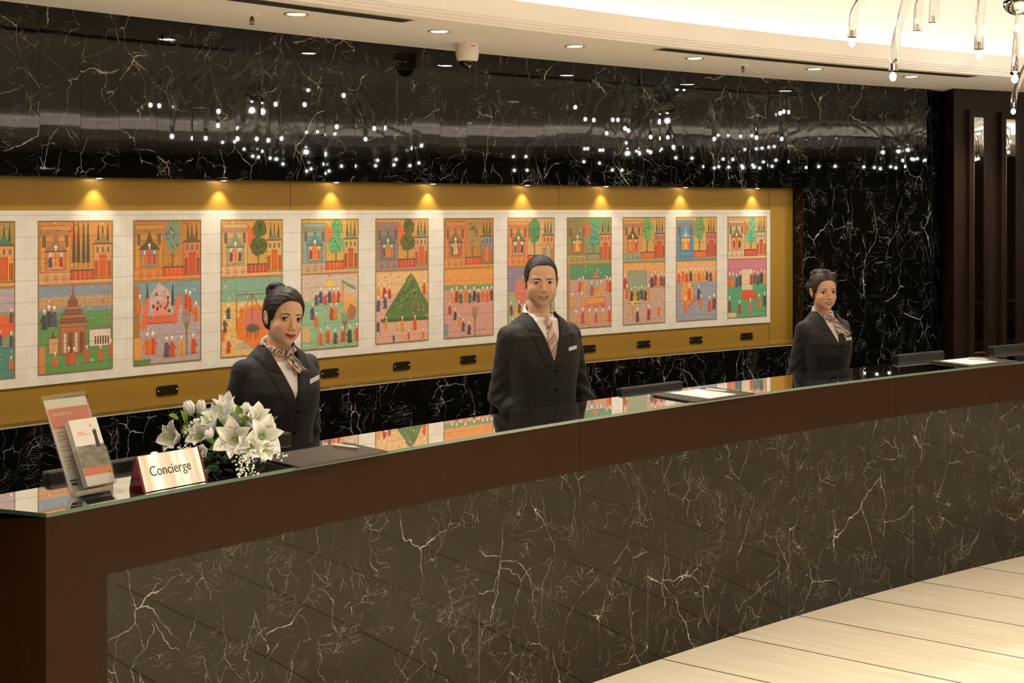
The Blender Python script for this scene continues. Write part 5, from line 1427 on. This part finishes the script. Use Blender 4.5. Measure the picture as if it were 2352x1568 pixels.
            d = smax(d, -d_sup(q, (0, -.090, -.024), (.0735, .088, .100), 2.4), .003)
            d = smax(d, -d_ell(Q, (.084, -.040, -.060), (.030, .048, .052)), .003)
            d = smax(d, -d_ell(Q, (.090, .008, -.020), (.020, .020, .030)), .003)
            d = smax(d, -(z+.072-.3*(y-.03)), .008)
        d2 = head_inner(q)
        return s*smax(d, -d2, .0)
    def head_inner(q): return d_ell(q, (0, .012, .028), (.068, .086, .078))
    HG.F[:] = 1; r_, P_ = HG.box((-9, -9, -9), (9, 9, 9)); HG.F[:] = hair(P_)
    HG.mesh('hair', spec['hairmat'], body)
    # ---- shirt, jacket
    zb, wv = spec['vbot'], spec['vtan']; vx = spec.get('vx', 0.0)
    SG = Grid(axis(-.26, .26, .006), axis(-.22, .2, .006), axis(zb-.12, sh_z+.08, .006))
    SG.apply(lambda P: torso(P, .001), (-1, -1, 0), (1, 1, 3)); SG.cap(np.array([0, .022, sh_z-.06]), np.array([0, .018, sh_z+.03]), nr*1.42, nr*1.13, .02)
    SG.apply(lambda P: P[2]-(sh_z+.020)+0*P[0]+0*P[1]+(.12 if male else .6)*(P[1]*-1), (-1, -1, 0), (1, 1, 3), .004, 'i')
    SG.mesh('shirt', M['shirt'], body)
    JG = Grid(axis(-.44, .44, .0055, -.10, .10, .0032), axis(-.32, .25, .0055), axis(spec['jbot'], sh_z+.09, .0055))
    def jack(P):
        x, y, z = P; d = torso(P, .010)
        w = (z-zb)*wv; e = np.abs(x-vx)-w; lap = np.clip(1-np.abs(e-.026)/.034, 0, 1)*(y < 0)*np.clip((z-zb+.01)*40, 0, 1)
        notch = np.clip(1-np.abs((z-(sh_z-.075)-.35*np.abs(x)))/.006, 0, 1)*(e > .012)
        d = d-.0055*np.clip(lap*6, 0, 1)*(1-notch)
        return d
    JG.apply(jack, (-1, -1, 0), (1, 1, 3))
    for sd, (sh, el, wr, fd, fn) in zip((-1, 1), arms):
        sh, el, wr = map(np.array, (sh, el, wr)); ra = .056 if male else .047
        dw = (wr-el)/np.linalg.norm(wr-el)
        def slv(P, sh=sh, el=el, wr=wr, dw=dw, ra=ra):
            d = smin(d_cap(P, sh, el, ra, ra*.88), d_cap(P, el, wr-dw*.01, ra*.88, ra*.70), .015)
            ph = P[2]*95+P[0]*60*sd; near = np.exp(-((P[2]-el[2])/.11)**2)
            return d+.0035*np.sin(ph+2*np.sin(P[1]*40))*(near+.25)
        lo = np.minimum(np.minimum(sh, el), wr)-.12; hi = np.maximum(np.maximum(sh, el), wr)+.12
        JG.apply(slv, lo, hi, .022)
    # opening of the jacket, neck hole, sleeve ends
    JG.apply(lambda P: np.maximum(np.abs(P[0]-vx)-(P[2]-zb)*wv, P[1]-.01)*.8, (-.3, -.3, zb-.05), (.3, .03, 3), .002, 's')
    JG.apply(lambda P: d_cap(P, (0, .020, sh_z-.02), (0, .0, sh_z+.15), nr*1.26, nr*1.36), (-.2, -.2, sh_z-.1), (.2, .2, 3), .003, 's')
    JG.apply(lambda P: np.maximum(np.abs(P[0]-vx-.002)-.0012, P[1]+.05)+0*P[2], (-.1, -.3, 0), (.1, -.04, zb+.004), .0, 's')
    JG.mesh('jacket', spec['suit'], body)
    yf = lambda x, z, off: float(np.interp(z, zt, YO))-float(np.interp(z, zt, B)+off)*(max(0, 1-(abs(x)/float(np.interp(z, zt, A)+off))**2.35))**(1/2.35)
    mb = MB()
    for zz in (zb-.03, zb-.12): mb.ellip((vx+.012, yf(0, zz, .014), zz), (.0085, .004, .0085), 10, 6)
    mb.build('buttons', M['black'], body)
    bx_, bz_ = spec['badge']; mb = MB(); p0 = Vector((bx_-.028, yf(bx_-.028, bz_, .0145), bz_)); p1 = Vector((bx_+.028, yf(bx_+.028, bz_, .0145), bz_+spec.get('btilt', 0)))
    u = Vector((0, 0, .017)); nn = (p1-p0).cross(u).normalized()*.002
    if nn.y > 0: nn = -nn
    mb.prism([p0+nn, p1+nn, p1+u+nn, p0+u+nn], [p0+nn*2.5, p1+nn*2.5, p1+u+nn*2.5, p0+u+nn*2.5]); mb.build('name_badge', M['badge'], body)
    # ---- collar
    mb = MB(); zc = sh_z+spec.get('colz', .035)
    for sd in (-1, 1):
        P = []
        for i in range(19):
            t = i/18; a = PI*t                      # 0 front, pi back
            r = nr*1.22+.002; top = Vector((sd*r*math.sin(a), .012-r*1.05*math.cos(a)+.004, zc+.016-(.040 if male else .024)*math.cos(a)+(.014 if male else 0)*math.exp(-(t/.2)**2)-(.012 if t < .05 else 0)))
            drop = .074 if t < .02 else .074-.042*min(1, (t-.02)/.24)
            if not male: drop *= 1.15
            out = Vector((sd*math.sin(a+.10), -math.cos(a+.10), 0)); f = top+out*.003; tip = .034*math.exp(-(t/.12)**2)
            low = top+out*(.013+.010*math.exp(-(t/.12)**2))+Vector((sd*tip, -.004*math.exp(-(t/.1)**2), -drop))
            P.append([top, f.lerp(low, .12), f.lerp(low, .55), low])
        mb.grid(P, 0, True)
    solid(mb.build('collar', M['shirt'], body), .0018)
    if male:
        mb = MB(); zk = zc-.030; P = []; U = []
        for i in range(15):
            t = i/14; z = zk-.022-(zk-.022-(zb+.004))*t; w = .016+.026*min(1, t*1.3); xx = vx*t
            y0 = yf(xx, z, .003)-.0015; w = min(w, max(.004, (z-zb)*wv+.004))
            P.append([Vector((xx+w*q, y0+.0035*q*q, z)) for q in (-1, -.5, 0, .5, 1)]); U.append([(w*q, z) for q in (-1, -.5, 0, .5, 1)])
        mb.grid(P, 0, True, uvs=U); solid(mb.build('tie', M['tie'], body), .002)
        mb = MB(); P = []; U = []; yk = -nr*1.30-.009
        for (z, w, th) in ((zk+.010, .017, .006), (zk+.006, .021, .011), (zk-.010, .018, .012), (zk-.024, .0125, .010), (zk-.030, .008, .005)):
            P.append([Vector((w*math.cos(a), yk+(zk-z)*-.45-th*math.sin(a)*1.0, z)) for a in np.linspace(0, 2*PI, 13)[:-1]]); U.append([(w*math.cos(a), z) for a in np.linspace(0, 2*PI, 13)[:-1]])
        mb.grid(P[::-1], 0, True, False, True, uvs=U[::-1]); mb.build('tie_knot', M['tie'], body)
    else:
        mb = MB(); P = []; U = []; zsf = zc+.010
        for i in range(37):
            a = 2*PI*i/36; r = nr*1.18+.004; cx_, cy_ = r*math.sin(a), .010-r*1.08*math.cos(a); zz = zsf+.006-.022*math.cos(a)
            P.append([Vector((cx_*(1+.16*math.cos(b)), cy_*(1+.16*math.cos(b)), zz+.019*math.sin(b)+.003*math.sin(a*9+b*2))) for b in np.linspace(0, 2*PI, 11)[:-1]]); U.append([(a*r, b*.012) for b in np.linspace(0, 2*PI, 11)[:-1]])
        mb.grid(P, 0, True, False, True, uvs=U); mb.build('scarf', M['scarf'], body)
        kx = spec.get('kx', .012); kn = Vector((kx, -nr*1.42, zsf-.018)); mb = MB(); mb.ellip(kn, (.015, .012, .016), 14, 10)
        for q in range(len(mb.uv)): mb.uv[q] = [(mb.v[v][0], mb.v[v][2]) for v in mb.f[q]]
        mb.build('scarf_knot', M['scarf'], body)
        mb = MB()
        for (dx, dz, L, w0, w1) in spec['tails']:
            P = []; U = []
            for i in range(11):
                t = i/10; c = kn+Vector((dx*L*t, 0, dz*L*t)); yy = min(yf(c.x, c.z, .012)-.010, kn.y+.004) if dz < 0 else kn.y+.01*t; w = w0+(w1-w0)*t
                nx, nz = -dz, dx
                P.append([Vector((c.x+nx*w*q, yy-.006*math.cos(q*5+t*2), c.z+nz*w*q)) for q in np.linspace(-1, 1, 9)]); U.append([(w*q+t*L*.3, t*L) for q in np.linspace(-1, 1, 9)])
            mb.grid(P, 0, True, uvs=U)
        solid(mb.build('scarf_tails', M['scarf'], body), .0015)
    # ---- trousers or skirt, shoes
    TG = Grid(axis(-.26, .26, .010), axis(-.2, .2, .010), axis(.02, 1.02, .010))
    a0, b0 = A[0], B[0]
    TG.apply(lambda P: d_ell(P, (0, 0, .90), (a0*.96, b0*.96, .13)), (-1, -1, 0), (1, 1, 2), .01)
    for hip, kn_, an in legs: TG.cap(hip, kn_, .088, .070, .03); TG.cap(kn_, an+np.array([0, 0, .02]), .070, .058, .02)
    TG.mesh('trousers', spec['suit'], body)
    for sd in (-1, 1):
        ZG = Grid(axis(sd*.095-.07, sd*.095+.07, .006), axis(-.19, .1, .006), axis(-.002, .12, .006))
        ZG.ell((sd*.095, -.045, .036), (.047, .128, .042), .0); ZG.ell((sd*.092, .02, .06), (.045, .055, .05), .02); ZG.apply(lambda P: .002-P[2]+0*P[0]+0*P[1], (-1, -1, -1), (1, 1, 1), 0, 'i')
        ZG.mesh('shoe', M['black'], body)
    return body
rad = math.radians
# profile rows : z, half width, half depth, centre y
PM = [(.80, .168, .118, 0), (.95, .172, .120, .0), (1.05, .168, .118, .0), (1.15, .172, .118, 0), (1.25, .186, .122, 0), (1.32, .193, .120, .004), (1.395, .188, .108, .008), (1.430, .160, .090, .012), (1.462, .112, .076, .016), (1.492, .070, .064, .018)]
def profw(k, z1):
    base = [(-.62, .172, .112, 0), (-.50, .165, .108, 0), (-.38, .138, .095, 0), (-.30, .136, .095, 0), (-.20, .152, .118, -.012), (-.13, .162, .118, -.010), (-.07, .162, .096, 0), (-.03, .140, .080, .008), (.008, .100, .066, .014), (.040, .060, .054, .016)]
    return [(z1+a*1.0, b*k, c*k, d) for a, b, c, d in base]
man = person('smiling man in charcoal suit with striped tie standing at the middle of the counter', (.138, 6.12), rad(30), 1.652, 1.045, True, rad(-23), rad(0), rad(2), PM, 1.455, .19,
    [((-.172, .010, 1.385), (-.200, .055, 1.10), (-.125, -.110, .955), (.8, -.45, -.35), (.2, .7, -.6)), ((.172, .010, 1.385), (.245, .030, 1.11), (.290, -.090, .93), (.15, -.95, -.3), (-.2, .1, -1))],
    dict(skin=(.72, .44, .29), lip=(.40, .15, .11), hair='short', hairmat=M['hair_short'], vbot=1.262, vtan=.33, vx=.0, jbot=.76, suit=M['suit_m'], badge=(.108, 1.318), btilt=.006, open=.0050, hx=-.015, hy=-.030, colz=.034))
w1 = person('smiling woman with dark high bun and striped neck scarf behind the white flowers', (-.945, 5.09), rad(42), 1.565, .965, False, rad(-7), rad(7), rad(3), profw(1.0, 1.408), 1.403, .16,
    [((-.150, .012, 1.356), (-.192, .060, 1.08), (-.15, -.02, .86), (0, -.2, -1), (1, 0, 0)), ((.150, .012, 1.356), (.200, .075, 1.09), (.20, .05, .87), (0, -.2, -1), (-1, 0, 0))],
    dict(skin=(.73, .445, .295), lip=(.44, .060, .045), hair='bun', hairmat=M['hair_dark'], vbot=1.236, vtan=.31, jbot=.72, suit=M['suit'], badge=(.098, 1.300), btilt=.012, hx=.012, hy=-.030, colz=.024,
         tails=[(.35, -.94, .075, .008, .026), (.85, .45, .045, .006, .018), (-.2, -.95, .055, .006, .016)], kx=.014))
w2 = person('smiling woman with curly pinned up hair standing at the far right of the counter', (1.822, 7.37), rad(26), 1.522, .935, False, rad(-16), rad(0), rad(2), profw(.95, 1.355), 1.350, .16,
    [((-.140, .012, 1.303), (-.178, .050, 1.03), (-.06, -.14, .965), (.9, -.2, -.2), (0, .8, -.5)), ((.140, .012, 1.303), (.178, .050, 1.03), (.06, -.15, .965), (-.9, -.2, -.2), (0, .8, -.5))],
    dict(skin=(.67, .38, .235), lip=(.44, .10, .08), hair='curly', hairmat=M['hair_curly'], vbot=1.215, vtan=.33, jbot=.70, suit=M['suit'], badge=(.078, 1.240), hx=-.028, hy=-.030, colz=.024, open=.0042,
         tails=[(.50, -.86, .12, .010, .024), (.2, -.97, .09, .008, .018)], kx=.010))
# cove strips lying in the troughs
mb = MB(); P = []
for i in range(121):
    a = 154-(154-100)*i/120; P.append([pol(20.80, a, ZC+.05), pol(20.84, a, ZC+.05)])
mb.grid(P, 0, False)
o = mb.build('cove_light_strip', M['cove']); tag(o, 'warm light strip hidden in the curved ceiling cove above the counter', 'light strip')
mb = MB(); mb.face([lp(-18, .48, ZC+.05), lp(9, .48, ZC+.05), lp(9, .53, ZC+.05), lp(-18, .53, ZC+.05)])
o = mb.build('cove_light_strip', M['cove']); tag(o, 'warm light strip in the straight cove on the far side of the lobby', 'light strip')
# soffit downlights
proto = None
DA = [133.153-2.603*k for k in range(-3, 8)]
DA = [133.153+7.7, 133.153+5.15, 133.153+2.6, 133.153, 130.773, 128.157, 125.535, 122.628, 120.082, 117.4]
nm = {3: 'leftmost round downlight in the ceiling soffit, just right of the small sprinkler', 4: 'round ceiling downlight directly left of the dome camera',
      5: 'round ceiling downlight between the dome camera and the right air slot', 6: 'round ceiling downlight below the left end of the right air slot',
      7: 'round ceiling downlight below the middle of the right air slot, right of the sprinkler', 8: 'rightmost round downlight in the soffit, beside the chandelier'}
for i, a in enumerate(DA):
    p = pol(20.79, a, ZC)
    if 3 <= i <= 8:
        if proto is None:
            e = empty('recessed_downlight', p)
            mb = MB(); mb.lathe([(.058, .001), (.060, -.004), (.054, -.006), (.043, -.002), (.040, .002)], n=28); mb.build('ring', M['ring'], e)
            mb = MB(); mb.lathe([(.0001, -.0028), (.041, -.0028), (.041, .001)], n=24); mb.build('lens', M['lens'], e)
            proto = e
        else:
            e = copy_tree(proto); e.location = p
        tag(e, nm[i], 'ceiling light', 'round downlights along the curved soffit')
    s = light('SPOT', p-Vector((0, 0, .03)), 60, WARM, .04, 'downlight_lamp', spot_size=math.radians(105), spot_blend=.8)
# niche spots
SA = [138.4, 136.75, 134.95, 133.148, 131.31, 129.546, 127.65, 125.933, 124.082, 122.3]
spl = ['above the first gap left of the leftmost visible mural', '', 'above the second mural from the left edge']
proto = None
for i, a in enumerate(SA):
    p = pol(RW+.055, a, Z_N1-.001)
    if 2 <= i <= 9:
        if proto is None:
            e = empty('niche_spotlight', p)
            mb = MB(); mb.lathe([(.0001, -.001), (.018, -.001), (.024, -.004), (.024, .0)], n=20); mb.build('bezel', M['chrome'], e)
            mb = MB(); mb.lathe([(.0001, -.0045), (.012, -.0045), (.013, -.001)], n=16); mb.build('lens', M['lens'], e)
            proto = e
        else:
            e = copy_tree(proto); e.location = p
        tag(e, ['tiny spotlight above the leftmost gold glow of the mural niche', 'tiny spotlight above the gold glow by the left sheet joint', 'tiny spotlight above the mural right of the bun haired woman',
                'tiny spotlight above the gap left of the mural with bare tree', 'tiny spotlight above the gap right of the man\'s head', 'tiny spotlight just right of the right gold sheet joint',
                'tiny spotlight above the second mural from the niche\'s right end', 'tiny spotlight above the last mural at the niche\'s right end'][i-2], 'spotlight', 'tiny spotlights in the top of the mural niche')
    l = light('SPOT', pol(RP-.052, a, Z_N1-.014), 4, (1, .90, .72), .006, 'niche_lamp', spot_size=math.radians(84), spot_blend=.8)
    aim = pol(RP-.02, a, 1.2)-l.location
    l.rotation_euler = aim.to_track_quat('-Z', 'Y').to_euler()
# unseen fill spots without fittings, added to brighten floor, counter and faces
for (x, y) in ((1.5, 2.2), (4.2, 5.2), (7.2, 7.5), (3.5, 0), (6.5, 2.5), (8.5, 5.5), (1.5, -3), (.5, 1.2), (1.2, 3.4), (2.8, 2.6)):
    light('SPOT', (x, y, ZU-.02), 395, WARM, .12, 'lobby_fill_spot', spot_size=math.radians(112), spot_blend=.9)
# ---------------------------------------------------------------- world, camera
w = bpy.data.worlds.new('world'); bpy.context.scene.world = w; w.use_nodes = True
w.node_tree.nodes['Background'].inputs[0].default_value = (1, .8, .58, 1); w.node_tree.nodes['Background'].inputs[1].default_value = .05
cd = bpy.data.cameras.new('camera'); cam = bpy.data.objects.new('camera', cd); COL.objects.link(cam)
cam.location = (0, 0, EYE); cam.rotation_euler = (PI/2, 0, 0)
cd.sensor_width = 36; cd.lens = 36*FPX/2352; cd.shift_y = -(784-HZ)/2352; cd.clip_start = .05; cd.clip_end = 100
sc = bpy.context.scene; sc.camera = cam
vs = sc.view_settings; vs.view_transform = 'Standard'; vs.look = 'None'; vs.gamma = 1; vs.use_curve_mapping = False; vs.exposure = 0.55
sc.cycles.use_denoising = True
sc.cycles.max_bounces = 10; sc.cycles.diffuse_bounces = 4; sc.cycles.glossy_bounces = 4; sc.cycles.transmission_bounces = 10
sc.cycles.caustics_reflective = False; sc.cycles.caustics_refractive = False
sc.cycles.sample_clamp_indirect = 6.0; sc.cycles.blur_glossy = .3
